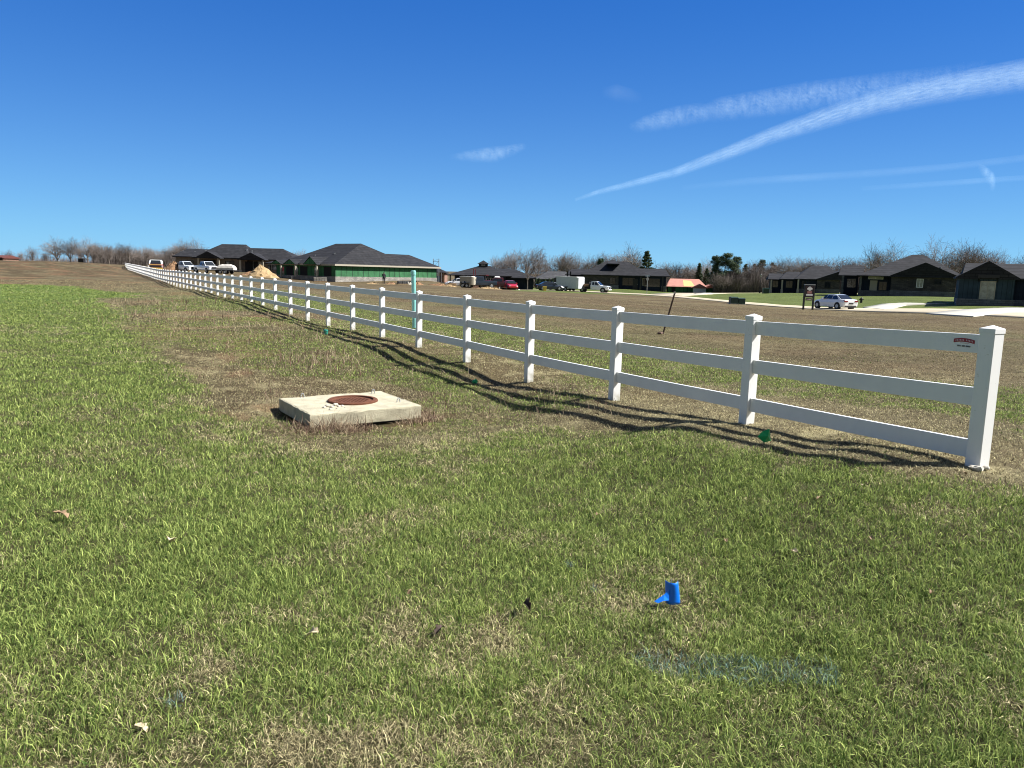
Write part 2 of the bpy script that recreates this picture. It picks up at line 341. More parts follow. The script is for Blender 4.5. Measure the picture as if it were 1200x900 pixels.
def ground_color(x, y):
    D = np.hypot(x, y)
    green, ng, fl, fs = zones(x, y)
    n1 = fbm(x, y, .35, 5, 40); n2 = fbm(x, y, 1.7, 4, 41); n3 = fbm(x*.3, y, .5, 4, 43)
    k1 = sst(.50, .74, n1)[:, None]; dry = BROWN*(1-k1)+STRAW*.52*k1
    red = sst(3, 9, fs)[:, None]
    vr = sst(.45, .7, fbm(x*.35+3, y, .25, 4, 71))[:, None]*red
    dry = dry*(1-.62*red)+(np.array([.110, .080, .046])*(.65+.7*n3[:, None]))*.62*red
    dry = dry*(.62+.5*fbm(x*.45, y, .7, 5, 72)[:, None])
    dry = dry*(1-.45*vr)+np.array([.16, .135, .07])*.45*vr
    pale = sst(.60, .72, n2)[:, None]*.3*(1-sst(3, 8, fs)[:, None]*.7)*(1-sst(15, 40, D)[:, None]*.5)
    dry = dry*(1-pale)+PALE*.8*pale
    dry = dry*(.92-.20*(1-sst(-1.0, .5, fs))[:, None])
    rd = (sst(.60, .68, fbm(x, y, .6, 4, 50))*(fs < 0))[:, None]*.45
    dry = dry*(1-rd)+RED*rd
    far = sst(8, 50, D)[:, None]
    grn_near = SOIL*.60+STRAW*.06+LAWN_B*.18
    grn_far = np.array([.075, .115, .028])*(.75+.5*n2[:, None])
    flc = np.array([.085, .105, .030])*(.7+.6*n1[:, None])
    grn = grn_near*(1-far)+grn_far*far
    grn = grn*(1-fl[:, None])+flc*fl[:, None]
    return dry*(1-green[:, None])+grn*green[:, None]

# ------------------------------------------------------------------ ground sheet
na = 620
A = np.concatenate([np.linspace(-math.pi, R(-42), 60, endpoint=False), np.linspace(R(-42), R(42), na), np.linspace(R(42), math.pi, 61)[1:-1]])
Dr = np.concatenate([[.05, .4, .8, 1.2], np.geomspace(1.5, 320, 760), np.geomspace(330, 20000, 40)])
AA, DD = np.meshgrid(A, Dr); gx = (np.sin(AA)*DD).ravel(); gy = (np.cos(AA)*DD).ravel()
gz = ground_np(gx, gy)
nA, nD = len(A), len(Dr)
idx = np.arange(nA*nD).reshape(nD, nA)
nx = np.roll(idx, -1, axis=1)
F = np.stack([idx[:-1], nx[:-1], nx[1:], idx[1:]], -1).reshape(-1, 4)[:, ::-1]
gobj = np_mesh('ground', np.stack([gx, gy, gz], 1), F, None, ground_color(gx, gy), M['ground']); gobj.data.shade_smooth()
tag(gobj, kind='structure')

# ------------------------------------------------------------------ grass blades
PAINT = [(760, 782, 968, 786, .09), ]
pa = np.array(on_ground(768, 778)); pb = np.array(on_ground(962, 792)); ps = [(np.array(on_ground(207, 822)), .045), (np.array(on_ground(668, 664)), .03), (np.array(on_ground(696, 691)), .03)]
BOXC = None
def blades(n_density, dmin, dmax, seed):
    rng = np.random.default_rng(seed)
    X = []; Y = []
    edges = np.geomspace(dmin, dmax, 60)
    for a, b in zip(edges[:-1], edges[1:]):
        m = (a+b)/2; area = R(84)*(b*b-a*a)/2; n = int(area*n_density(m))
        d = np.sqrt(rng.uniform(a*a, b*b, n)); t = rng.uniform(R(-42), R(42), n); X.append(np.sin(t)*d); Y.append(np.cos(t)*d)
    return np.concatenate(X), np.concatenate(Y), rng
def wid(D): return .0016+.00052*D
def dens(D):
    s = 1.65/math.hypot(1.65, D); l = .040+.0003*D
    return min(28000, 7.2*s/(wid(D)*l))
cx, cy, rng = blades(lambda D: dens(D)/5, 1.7, 75, 5)           # clump centres, 5 blades each
keep = rng.random(len(cx)) < .62+.6*sst(.36, .58, fbm(cx, cy, 3.2, 3, 77))
cx = cx[keep]; cy = cy[keep]
K = 5; n = len(cx)*K
D0 = np.hypot(cx, cy)
bx_ = np.repeat(cx, K)+rng.normal(0, 1, n)*(.012+.0022*np.repeat(D0, K)); by_ = np.repeat(cy, K)+rng.normal(0, 1, n)*(.012+.0022*np.repeat(D0, K))
# dead growth round the concrete box is kept off its top
bc = np.array([-1.72, 8.72])
D = np.hypot(bx_, by_)
green, ng, fl, fs = zones(bx_, by_)
tuft = rng.random(len(cx)); T = np.repeat(tuft, K); clumpn = np.repeat(rng.random(len(cx)), K)
dryn = fbm(bx_, by_, 1.1, 4, 60); dry2 = fbm(bx_, by_, .28, 3, 61)
pgreen = np.clip(.84-.9*(fbm(bx_, by_, 4.2, 3, 63)-.5)-.95*(dryn-.5)-.9*(dry2-.5)-.26*(1-sst(2.5, 4.6, D))+.05*sst(8, 20, D), .1, .97)*np.where(green > .3, green**.7, green*.5)
isg = (.55*clumpn+.45*rng.random(n)) < pgreen
l = (.020+.040*rng.random(n)**1.5)*(.65+.75*T)*np.where(ng > .5, 1.0, .72)+.00022*D
l = np.where(isg, l*1.08, l*.92)
l = l*(1-.30*sst(5, 9, fs))*(1-.3*fl)
w = wid(D)*(.55+.9*rng.random(n)**1.5)*(.8+.4*T)*np.where(isg, 1.0, .85)
lean = np.where(isg, rng.normal(.84, .40, n), rng.normal(1.14, .36, n)); lean = np.clip(np.abs(lean), .05, 1.45)
ph = rng.uniform(0, 2*math.pi, n); fa = rng.uniform(0, 2*math.pi, n)
bz = ground_np(bx_, by_)-.004
dx, dy = np.cos(ph), np.sin(ph); wx, wy = np.cos(fa), np.sin(fa)
def pt(t, lf): 
    le = lean*lf; return bx_+dx*np.sin(le)*l*t, by_+dy*np.sin(le)*l*t, bz+np.cos(le)*l*t
m1 = pt(.55, .65); tp = pt(1.0, 1.12)
V = np.empty((n, 5, 3))
V[:, 0] = np.stack([bx_-wx*w/2, by_-wy*w/2, bz], 1); V[:, 1] = np.stack([bx_+wx*w/2, by_+wy*w/2, bz], 1)
V[:, 2] = np.stack([m1[0]+wx*w*.42, m1[1]+wy*w*.42, m1[2]], 1); V[:, 3] = np.stack([m1[0]-wx*w*.42, m1[1]-wy*w*.42, m1[2]], 1)
V[:, 4] = np.stack(tp, 1)
u = rng.random(n)[:, None]; tt = T[:, None]
gc = (np.array([.040, .085, .013])*(1-u**1.3)+np.array([.41, .48, .14])*u**1.3)*(.7+.6*tt)
gc = gc*(1-.45*fl[:, None])+np.array([.10, .12, .05])*.45*fl[:, None]
u2 = rng.random(n)[:, None]
sc_ = np.array([.075, .054, .030])*(1-u2**1.5)+PALE*np.where(ng > .5, 1.12, .88)[:, None]*u2**1.5
red = (sst(4, 9, fs)*.70)[:, None]
sc_ = sc_*(1-red)+(np.array([.050, .036, .020])*(1-u2**1.9)+np.array([.42, .33, .20])*u2**1.9)*(.55+.9*fbm(bx_*.45, by_, .7, 5, 72)[:, None])*red
C1 = np.where(isg[:, None], gc, sc_)
# marking paint sprayed on the blades
ab = pb-pa; k_ = np.clip(((bx_-pa[0])*ab[0]+(by_-pa[1])*ab[1])/(ab@ab), 0, 1)
pd = np.hypot(bx_-pa[0]-k_*ab[0], (by_-pa[1]-k_*ab[1])*.9)
pm = (1-sst(.03, .12, pd+(fbm(bx_, by_, 14, 3, 90)-.5)*.10))*.85
pm2 = np.zeros(n)
for c_, r_ in ps: pm2 = np.maximum(pm2, 1-sst(r_*.4, r_*1.2, np.hypot(bx_-c_[0], by_-c_[1])))
painted = (pm > .3*rng.random(n)+.1) & (rng.random(n) < .55)
C1 = np.where(painted[:, None], C1*.25+np.array([.14, .24, .24])*(.15+1.6*u2**1.5)*.7, C1)
C1 = np.where((pm2 > .4)[:, None], C1*.4+np.array([.10, .17, .23])*(.4+.6*u2), C1)
painted = painted | (pm2 > .4)
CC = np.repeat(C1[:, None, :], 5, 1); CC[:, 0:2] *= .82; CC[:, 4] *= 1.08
inbox = (np.abs((bx_-bc[0])*.79+(by_-bc[1])*.61) < .62) & (np.abs(-(bx_-bc[0])*.61+(by_-bc[1])*.79) < .62)
def emit(name, mask):
    Vm = V[mask].reshape(-1, 3); Cm = CC[mask].reshape(-1, 3); k = np.arange(mask.sum())*5
    F4 = np.stack([k, k+1, k+2, k+3], 1); F3 = np.stack([k+3, k+2, k+4], 1)
    return np_mesh(name, Vm, F4, F3, Cm, M['blade'])
okm = ~inbox & ((D > 2.0))
lawnm = ng > .45
print('blades', n)
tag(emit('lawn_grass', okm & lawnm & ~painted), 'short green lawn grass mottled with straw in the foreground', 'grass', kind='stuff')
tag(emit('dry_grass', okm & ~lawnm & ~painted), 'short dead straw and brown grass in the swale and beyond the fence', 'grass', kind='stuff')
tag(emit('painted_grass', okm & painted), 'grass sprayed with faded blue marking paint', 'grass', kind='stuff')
#PART2
# ------------------------------------------------------------------ the fence: one thing, its posts and rails are parts
def add_fence():
    z00 = FZ[0]
    f = empty('ranch_fence', (FX[0][0], FX[0][1], z00), 0, 'long white three rail vinyl fence running away across the field', 'fence')
    O = Vector((FX[0][0], FX[0][1], z00))
    pm = MB().box((-.057, -.057, -.75), (.057, .057, -.03)).build('post', M['post'], f, bevel=.004)
    pm.data.name = 'post'
    c = .0605; h = .030
    cm = MB(); cm.box((-c, -c, -.038), (c, c, -.004)); cm.add([(-c, -c, -.004), (c, -c, -.004), (c, c, -.004), (-c, c, -.004), (0, 0, .022)], [(0, 1, 4), (1, 2, 4), (2, 3, 4), (3, 0, 4)])
    cap = cm.build('cap', M['vinyl'], pm)
    u0 = (FX[1]-FX[0]); 
    far_r = MB(); near_rails = 0
    n = len(FX)
    for i in range(n):
        d = FX[min(i+1, n-1)]-FX[max(i-1, 0)]; yaw = math.atan2(d[1], d[0])
        top = FTOP[i]; base = FZ[i]
        if i == 0: p, cc = pm, cap
        else:
            p = pm.copy(); COL.objects.link(p); p.parent = f; cc = cap.copy(); COL.objects.link(cc); cc.parent = p
            # the mesh is shared; posts differ a little in how deep they stand
        p.location = Vector((FX[i][0], FX[i][1], top-.022))-O; p.rotation_euler = (R(random.gauss(0, .25)), R(random.gauss(0, .25)), yaw+R(random.gauss(0, .5)))
        L_ = (top-base+.25)/.75; p.scale = (1, 1, 1)
    # posts need their full length: the shared mesh reaches 1.6 m down
    for v in pm.data.vertices:
        if v.co.z < -.5: v.co.z = -1.6
    for i in range(n-1):
        a = Vector((FX[i][0], FX[i][1], FTOP[i]))-O; b = Vector((FX[i+1][0], FX[i+1][1], FTOP[i+1]))-O
        d = (b-a); dn = Vector((d.x, d.y, 0)).normalized(); s = Vector((-dn.y, dn.x, 0))
        a2 = a+dn*.054; b2 = b-dn*.054
        for k, dz in enumerate((.145, .545, .945)):
            mb = MB() if i < 33 else far_r
            sag = -.004
            t, hh = .019, .070
            mid = (a2+b2)/2+Vector((0, 0, sag))
            rings = []
            for q in (a2, mid, b2):
                c_ = q-Vector((0, 0, dz))
                rings.append([tuple(c_+s*t*e+Vector((0, 0, hh*g))) for e, g in ((-1, -1), (1, -1), (1, 1), (-1, 1))])
            mb.loft(rings)
            if i < 33:
                r = mb.build('rail', M['vinyl'], f, bevel=.003 if i < 8 else 0)
                if i == 0 and k == 0: rail0 = (r, a2, dn, s, dz)
    fr = far_r.build('rail', M['vinyl'], f); fr['kind'] = 'stuff'
    # maker's sticker on the top rail beside the end post
    r, a2, dn, s, dz = rail0
    base = a2+dn*.115-Vector((0, 0, dz)); side = s*(.0205) if (s.dot(Vector((0, -1, 0))) > 0) else -s*.0205
    side = side if side.dot(-(O+base-Vector((0, 0, EYE)))) > 0 else -side
    e = dn; up = Vector((0, 0, 1))
    mr = MB(); mp = MB(); mk = MB(); off = side.normalized()
    def P(x, z, t=0): return tuple(base+e*x+up*z+side+off*t)
    N = 14; W = .165
    for q in range(N):
        x0, x1 = W*q/N-W/2+.02, W*(q+1)/N-W/2+.02
        z = lambda x: .018-1.6*(x-.02)**2
        mr.add([P(x0, z(x0)-.014, .0006), P(x1, z(x1)-.014, .0006), P(x1, z(x1)+.014, .0006), P(x0, z(x0)+.014, .0006)], [(0, 1, 2, 3)])
        if q not in (0, 6, N-1): mp.add([P(x0+.002, z(x0)-.006, .0012), P(x1-.004, z(x1)-.006, .0012), P(x1-.004, z(x1)+.006, .0012), P(x0+.002, z(x0)+.006, .0012)], [(0, 1, 2, 3)])
    for q, (x, ww) in enumerate([(-.055, .004), (-.047, .006), (-.039, .006), (-.031, .003), (-.016, .006), (-.008, .006), (.0, .006), (.012, .004), (.020, .006), (.028, .006), (.036, .006), (.044, .006)]):
        x = -(x)+.012
        mk.add([P(x, -.034, .0006), P(x+ww, -.034, .0006), P(x+ww, -.022, .0006), P(x, -.022, .0006)], [(0, 1, 2, 3)])
    mp.add([P(-.02, -.008, .0006), P(.05, -.008, .0006), P(.05, -.003, .0006), P(-.02, -.003, .0006)], [(0, 1, 2, 3)])
    st = mr.build('sticker', M['stickred'], r); st['label'] = 'small red arched sticker with lettering'
    # r is a part, the sticker its sub-part; pale letters and the black number line are kept in one mesh with it
    for mb_, mt in ((mp, M['stickpale']), (mk, M['stickblack'])):
        k0 = len(st.data.vertices); me = st.data
        me.materials.append(mt); mi = len(me.materials)-1
        import bmesh
        bm = bmesh.new(); bm.from_mesh(me); vs = [bm.verts.new(v) for v in mb_.v]
        for fc in mb_.f: bm.faces.new([vs[i_] for i_ in fc]).material_index = mi
        bm.to_mesh(me); bm.free()
add_fence()

# ------------------------------------------------------------------ concrete box with iron lid
def add_box():
    def corner(px, py, z): 
        v = ray(px, py); k = (z-EYE)/v[2]; return Vector((v[0]*k, v[1]*k, z))
    zt = .075
    c1, c2, c3, c4 = corner(328, 466, zt), corner(363, 487, zt), corner(492, 474.2, zt), corner(448, 458.8, zt)
    ctr = (c1+c2+c3+c4)/4
    print('box', ctr, (c2-c1).length, (c3-c2).length, (c4-c3).length, (c1-c4).length, ((c3-c2).normalized()).dot((c1-c2).normalized()))
    yaw = math.atan2((c3-c2).y+(c4-c1).y, (c3-c2).x+(c4-c1).x)
    w = ((c3-c2).length+(c4-c1).length)/4; d = ((c1-c2).length+(c4-c3).length)/4
    b = empty('catch_basin', (ctr.x, ctr.y, -.12), yaw, 'low square concrete basin with a round rusty lid in the swale', 'drain box')
    H = zt+.12
    # slab with a chipped rim: subdivided ring with small noise
    m = MB(); rings = []; nn = 14
    for z, off in ((H-.150, .0), (H-.10, .0), (H-.02, .004), (H-.004, .0), (H, -.014)):
        rg = []
        for sx, sy, ex, ey in ((-1, -1, 1, -1), (1, -1, 1, 1), (1, 1, -1, 1), (-1, 1, -1, -1)):
            for q in range(nn):
                t = q/nn; X = (sx+(ex-sx)*t)*(w+off); Y = (sy+(ey-sy)*t)*(d+off)
                nz = (math.sin(q*12.9+sx*7+sy*3+z*90)*43758.5) % 1
                rg.append((X+(nz-.5)*.008, Y+(nz-.5)*.008, z+((nz-.5)*.008 if z > H-.1 else 0)))
        rings.append(rg)
    m.loft(rings); m.build('slab', M['concrete'], b)
    m = MB(); m.box((-w*.84, -d*.84, -.5), (w*.84, d*.84, H-.149)); m.build('riser', M['darkstone'], b)
    lc = corner(413.5, 470, zt); lv = Vector((lc.x-ctr.x, lc.y-ctr.y, 0)); cy_, sy_ = math.cos(-yaw), math.sin(-yaw)
    lx, ly = lv.x*cy_-lv.y*sy_, lv.x*sy_+lv.y*cy_
    lm = MB()
    prof = [(0, H+.012), (.20, H+.012), (.205, H+.008), (.235, H+.008), (.245, H+.016), (.245, H+.026), (.285, H+.026), (.297, H+.018), (.30, H-.01)]
    ring = [[(lx+r*math.cos(2*math.pi*k/40), ly+r*math.sin(2*math.pi*k/40), z) for k in range(40)] for r, z in prof[1:]]
    lm.loft(ring, cap=False); lm.add([(lx+.20*math.cos(2*math.pi*k/40), ly+.20*math.sin(2*math.pi*k/40), H+.012) for k in range(40)], [tuple(range(40))])
    for k in range(-4, 5):
        lm.box((lx+k*.042-.006, ly-math.sqrt(.19**2-(k*.042)**2)*.95, H+.012), (lx+k*.042+.006, ly+math.sqrt(.19**2-(k*.042)**2)*.95, H+.0165))
    lm.build('lid', M['rust'], b)
    for px, py in ((354.6, 466), (437.5, 461), (467, 471.5)):
        c = corner(px, py, zt); v = Vector((c.x-ctr.x, c.y-ctr.y, 0)); X, Y = v.x*cy_-v.y*sy_, v.x*sy_+v.y*cy_
        lp = MB(); pts = [(X-.022+.044*(1-math.cos(t))/2, Y, H-.02+.075*math.sin(t)) for t in np.linspace(0, math.pi, 9)]
        for p, q in zip(pts[:-1], pts[1:]): lp.tube(p, q, .0055, n=6)
        lp.build('lifting_loop', M['galv'], b, smooth=True)
    return ctr, yaw, w, d, zt
BC, BY, BW, BD, BZ = add_box()
# rubble lying on the slab
def blob(name, loc, r, mat_, label, cat, group=None, fl=.6, seed=0):
    rr = random.Random(seed); m = MB(); n = 9; rings = []
    for k in range(1, 5):
        t = math.pi*k/5; rings.append([(r*math.sin(t)*math.cos(2*math.pi*j/n)*rr.uniform(.5, 1.3), r*math.sin(t)*math.sin(2*math.pi*j/n)*rr.uniform(.75, 1.15), -r*fl*math.cos(t)) for j in range(n)])
    m.loft(rings); o = m.build(name, mat_); o.location = loc; tag(o, label, cat, group); return o
for k, (px, py, r) in enumerate([(380, 478, .022), (384, 476.6, .03), (389, 477.6, .026), (393, 475.6, .034), (397, 477.2, .024), (401, 476.4, .022), (387, 480, .016), (395, 479.2, .014), (404, 478, .012)]):
    v = ray(px, py); q = (BZ-EYE)/v[2]
    blob('rock', (v[0]*q, v[1]*q, BZ+r*.4), r, M['stone'], 'small pale rubble lump lying in front of the rusty lid on the concrete', 'rock', 'rubble on the concrete basin', seed=k)

# dead weeds round the basin and in the swale (many stalks nobody could count)
def weeds():
    rng = np.random.default_rng(3); V = []; Fq = []; C = []
    def stalk(x, y, L, w, lean, ph, col):
        z = float(ground_np([x], [y], True)[0]); k = len(V)
        fa = rng.uniform(0, math.pi); wx, wy = math.cos(fa)*w/2, math.sin(fa)*w/2
        pts = []
        for t in (0, .35, .7, 1):
            le = lean*(.5+.8*t); pts.append((x+math.cos(ph)*math.sin(le)*L*t, y+math.sin(ph)*math.sin(le)*L*t, z+math.cos(le)*L*t))
        for i, p in enumerate(pts):
            ww = 1-.25*i
            V.append((p[0]-wx*ww, p[1]-wy*ww, p[2])); V.append((p[0]+wx*ww, p[1]+wy*ww, p[2])); C.append(col); C.append(col)
        for i in range(3): Fq.append((k+2*i, k+2*i+1, k+2*i+3, k+2*i+2))
        return pts
    c, s = math.cos(BY), math.sin(BY)
    def wl(X, Y): return BC.x+X*c-Y*s, BC.y+X*s+Y*c
    pale = np.array([.42, .33, .22]); brn = np.array([.13, .075, .055])
    cl = [(-BW-.02, -BD+.0, 420, .12, .22, .12), (-BW*.6, -BD-.10, 900, .15, .26, .13), (-BW*.15, -BD-.10, 90, .12, .14, .12), (BW+.02, -BD+.02, 800, .12, .20, .10), (BW+.18, -BD*.2, 190, .16, .16, .15),
          (BW*.3, BD+.1, 100, .25, .22, .1), (-BW*.2, BD+.12, 90, .3, .18, .1), (BW*.7, -BD-.08, 120, .14, .10, .12)]
    for X, Y, n, L, sp_, sy in cl:
        for _ in range(n):
            x, y = wl(X+rng.normal(0, sp_*.7), Y+rng.normal(0, sy*.8))
            if abs((x-BC.x)*c+(y-BC.y)*s) < BW+.015 and abs(-(x-BC.x)*s+(y-BC.y)*c) < BD+.015: continue
            u = rng.random(); col = (pale if u > .45 else brn)*rng.uniform(.6, 1.3)
            stalk(x, y, L*rng.uniform(.4, 1.35), .005+.004*rng.random(), abs(rng.normal(.85, .45)), rng.uniform(0, 2*math.pi), tuple(col))
    for k in range(14):                                        # a few long thin stems arching over the slab
        x, y = wl(-BW*.6+rng.normal(0, .15), -BD-.06); stalk(x, y, rng.uniform(.3, .48), .003, rng.uniform(.3, .8), rng.uniform(0, 3.0), tuple(pale*.7))
    # loose clumps through the swale up towards the far end
    for (px, py, n, L, spread) in [(340, 398, 300, .16, 1.5), (310, 385, 200, .16, 1.5), (375, 425, 420, .17, .8), (440, 440, 300, .13, .8), (500, 470, 260, .12, .7), (300, 440, 200, .10, 1.0), (230, 370, 420, .2, 2.5), (200, 355, 350, .2, 3),
                                   (600, 487, 120, .10, .5), (650, 462, 220, .10, .5), (700, 480, 120, .08, .4), (330, 470, 120, .1, .4)]:
        gx_, gy_ = on_ground(px, py); Dd = math.hypot(gx_, gy_)
        for _ in range(n):
            x, y = gx_+rng.normal(0, spread*.7), gy_+rng.normal(0, spread); 
            col = (pale*.9 if rng.random() > .35 else brn*1.3)*rng.uniform(.6, 1.25)
            if abs((x-BC.x)*c+(y-BC.y)*s) < BW+.02 and abs(-(x-BC.x)*s+(y-BC.y)*c) < BD+.02: continue
            stalk(x, y, L*rng.uniform(.5, 1.4), .002+.0007*Dd, abs(rng.normal(.6, .35)), rng.uniform(0, 2*math.pi), tuple(col))
    o = np_mesh('dead_weeds', np.array(V), np.array(Fq), None, np.array(C), M['blade'])
    tag(o, 'dry brown and straw weed stalks round the concrete basin and in the swale', 'weeds', kind='stuff')
weeds()

# ------------------------------------------------------------------ marking flags
def sheet(prof, z0, z1, t=.0012, lean=0):                      # curved sheet with thickness: profile in xy, extruded up
    m = MB(); n = len(prof); nz = 5; rings = []
    for k in range(nz+1):
        z = z0+(z1-z0)*k/nz; rg = []
        for j, (x, y) in enumerate(prof): rg.append((x+lean*(z-z0), y+.004*math.sin(k*1.7+j), z))
        rings.append(rg)
    vs = [p for r in rings for p in r]; fs = []
    for k in range(nz):
        for j in range(n-1): a = k*n+j; fs.append((a, a+1, a+n+1, a+n))
    m.add(vs, fs); return m
def solid(o, t):
    md = o.modifiers.new('s', 'SOLIDIFY'); md.thickness = t; md.offset = 0
def flag(px, py, size, mat_, label, yaw, hgt=.03):
    x, y = on_ground(px, py); z = ground(x, y)
    e = empty('marking_flag', (x, y, z), yaw, label, 'flag')
    st = MB(); st.tube((0, .012, -.08), (-.006, .012, hgt+size*1.02), .0016, n=6); st.build('staff', M['galv'], e)
    w = size*.26; n = 11; nz = 8; m = MB(); vs = []
    for k in range(nz+1):
        t = k/nz
        for j in range(n):
            a = -1.75+3.3*j/(n-1); r = w*(1.0-.10*t)*(1+.06*math.sin(3*t+j*.8))
            vs.append((r*math.sin(a)-.012*t+.01*(j/(n-1)), -r*math.cos(a)*.9, hgt+size*t*(1-.03*math.cos(a))))
    m.add(vs, [(k*n+j, k*n+j+1, (k+1)*n+j+1, (k+1)*n+j) for k in range(nz) for j in range(n-1)])
    o = m.build('flag_sheet', mat_, e, smooth=True); solid(o, .0012)
    m = MB(); m.add([(-w*.8, -.02, hgt+size*.66), (-w*1.7, -.03, hgt+size*.48), (-w*3.4, -.045, hgt+size*.24), (-w*2.8, -.05, hgt+size*.17), (-w*1.8, -.045, hgt+size*.26), (-w*.8, -.03, hgt+size*.22)], [(0, 1, 5), (1, 4, 5), (1, 2, 3), (1, 3, 4)])
    o2 = m.build('torn_corner', mat_, e); solid(o2, .0012)
    return e
flag(787, 713, .118, M['blueflag'], 'bright blue vinyl marking flag curled over in the foreground lawn', R(4))
def crumpled(px, py, w, h, mat_, label, hgt, yaw, cat='flag', seed=1):
    x, y = on_ground(px, py); z = ground(x, y); e = empty('marking_flag', (x, y, z), yaw, label, cat)
    st = MB(); st.tube((0, .01, -.08), (0, .01, hgt+h*1.0), .0018, n=6); st.build('staff', M['galv'], e)
    m = MB(); m.add([(-w*.5, 0, hgt+h*.45), (-w*.1, -.02, hgt+h*.02), (w*.42, -.01, hgt+.12*h), (w*.5, .015, hgt+h*.55), (w*.28, -.012, hgt+h*1.0), (-w*.12, .01, hgt+h*.78), (w*.12, -.03, hgt+h*.5)],
                    [(0, 1, 6), (1, 2, 6), (2, 3, 6), (3, 4, 6), (4, 5, 6), (5, 0, 6)])
    o = m.build('flag_sheet', mat_, e); solid(o, .0015)
    return e
crumpled(895, 521, .135, .125, M['greenflag'], 'small green vinyl flag in the grass in front of the second fence post', .02, R(15))
crumpled(556, 450, .11, .085, M['greenflag'], 'tiny green flag lying in the rail shadows beside the fifth fence post', .0, R(-20))
x, y = on_ground(381.5, 392.5)
mt = mat('teal_cap_plastic', (.02, .20, .15), .3)
e = empty('pipe_cap', (x, y, ground(x, y)), 0, 'small round teal green plastic cap by the fence shadows', 'pipe cap')
m = MB(); m.tube((0, 0, -.05), (.01, 0, .10), .055, n=14); m.build('body', mt, e, smooth=False)
m = MB(); m.tube((.01, 0, .10), (.012, 0, .135), .062, .05, n=14); m.build('lid', mt, e)

# ------------------------------------------------------------------ teal pipe and wooden stake behind the fence
def teal_pipe():
    bx, by, bz = at(486, 384, 21.5); bz = ground(bx, by)
    tz = hz(485, 317, 21.5)
    e = empty('vent_pipe', (bx, by, bz), 0, 'tall teal plastic pipe standing upright behind the fence', 'pipe')
    m = MB(); m.tube((0, 0, -.3), (-.045, 0, tz-bz-.08), .062, n=24); m.build('pipe', M['tealpvc'], e, smooth=False)
    m = MB(); m.tube((-.045, 0, tz-bz-.12), (-.047, 0, tz-bz-.02), .076, n=24); m.tube((-.047, 0, tz-bz-.02), (-.047, 0, tz-bz), .076, .06, n=24); m.build('cap', M['tealpvc'], e)
teal_pipe()
bx, by = on_ground(775, 392); D = by; bz = ground(bx, by); tx, ty, tz = at(790.5, 343, D)
e = empty('wooden_stake', (bx, by, bz), 0, 'leaning weathered wooden stake in the brown field behind the fence', 'stake')
m = MB(); w_ = .022; m.loft([[(-w_, -w_, -.2), (w_, -w_, -.2), (w_, w_, -.2), (-w_, w_, -.2)]]+[[(tx-bx+dx_, dy_, tz-bz-.04+s_) for dx_, dy_, s_ in ((-w_, -w_, 0), (w_, -w_, 0), (w_, w_, 0), (-w_, w_, 0))]]); m.build('shaft', M['stake'], e)
m = MB(); m.box((tx-bx-.022, -.03, tz-bz-.04), (tx-bx+.03, .03, tz-bz+.03)); m.build('tip', M['stone'], e)
blob('clod', (bx-.05, by-.05, ground(bx, by)+.03), .09, M['stake'], 'dark soil clod at the foot of the leaning stake', 'soil clod', seed=4)

# ------------------------------------------------------------------ fallen leaves and scraps
def leaf(px, py, s, mat_, label, curl=.5, yaw=0, group=None, up=.03):
    x, y = on_ground(px, py); z = ground(x, y)
    m = MB(); n = 7; vs = []; fs = []
    out = [.0, .55, .35, .9, .5, .7, .0]
    for i in range(n):
        t = i/(n-1); yy = (t-.5)*s
        for sgn in (-1, 0, 1): vs.append((sgn*out[i]*s*.38, yy, abs(sgn)*out[i]*s*curl*.5+.12*s*math.sin(t*5)))
    for i in range(n-1):
        for j in (0, 1): a = i*3+j; fs.append((a, a+1, a+4, a+3))
    m.add(vs, fs); o = m.build('fallen_leaf', mat_); solid(o, .0012); o.location = (x, y, z+up); o.rotation_euler = (random.uniform(-.5, .5), random.uniform(-.4, .4), yaw)
    tag(o, label, 'leaf', group); return o
leaf(617, 724, .075, M['leafdark'], 'dark curled leaf standing in the lawn left of the blue flag', 1.4, .4, up=.055)
leaf(366, 756, .085, M['leafpale'], 'pale lobed leaf lying in the lower middle of the lawn', .4, 1.2, up=.05)
leaf(166, 859, .06, M['leafpale'], 'bleached leaf near the bottom of the photo below the dark blue paint spot', .3, 1.2, up=.02)
leaf(200, 646, .09, M['leafpale'], 'small tan leaf lying in the lawn left of centre', .4, .2, up=.05)
leaf(72, 615, .11, M['leaf'], 'tan leaf near the left edge of the lawn', .4, 1.5, up=.05)
leaf(515, 747, .06, M['leafdark'], 'small dark leaf between the pale lobed leaf and the blue flag', .8, 2.5, up=.03)
for k, (px, py) in enumerate([(1010, 572), (960, 590), (655, 600), (590, 560), (700, 610), (430, 610), (1150, 640), (1020, 640), (560, 640), (300, 560), (850, 640), (1090, 700), (930, 655), (480, 700), (740, 560),
                              (470, 505), (455, 512), (500, 498), (480, 490), (410, 505), (425, 500), (640, 470), (700, 490), (655, 492), (570, 492), (1130, 560)]):
    leaf(px, py, random.uniform(.028, .055), M['leaf'] if k % 3 else M['leafpale'], 'small dry leaf scattered in the short grass', random.uniform(.3, .9), random.uniform(0, 6), 'small dry leaves scattered on the ground', up=.035)
for k, (px, py, r) in enumerate([(1146, 553, .04), (1155, 551, .03), (1139, 551, .03)]):
    x, y = on_ground(px, py); blob('rock', (x, y, ground(x, y)+.02), r, M['stone'], 'white crumb of concrete at the foot of the nearest fence post', 'rock', 'concrete crumbs at the end post', seed=k+9)
x, y = on_ground(160, 345.5)
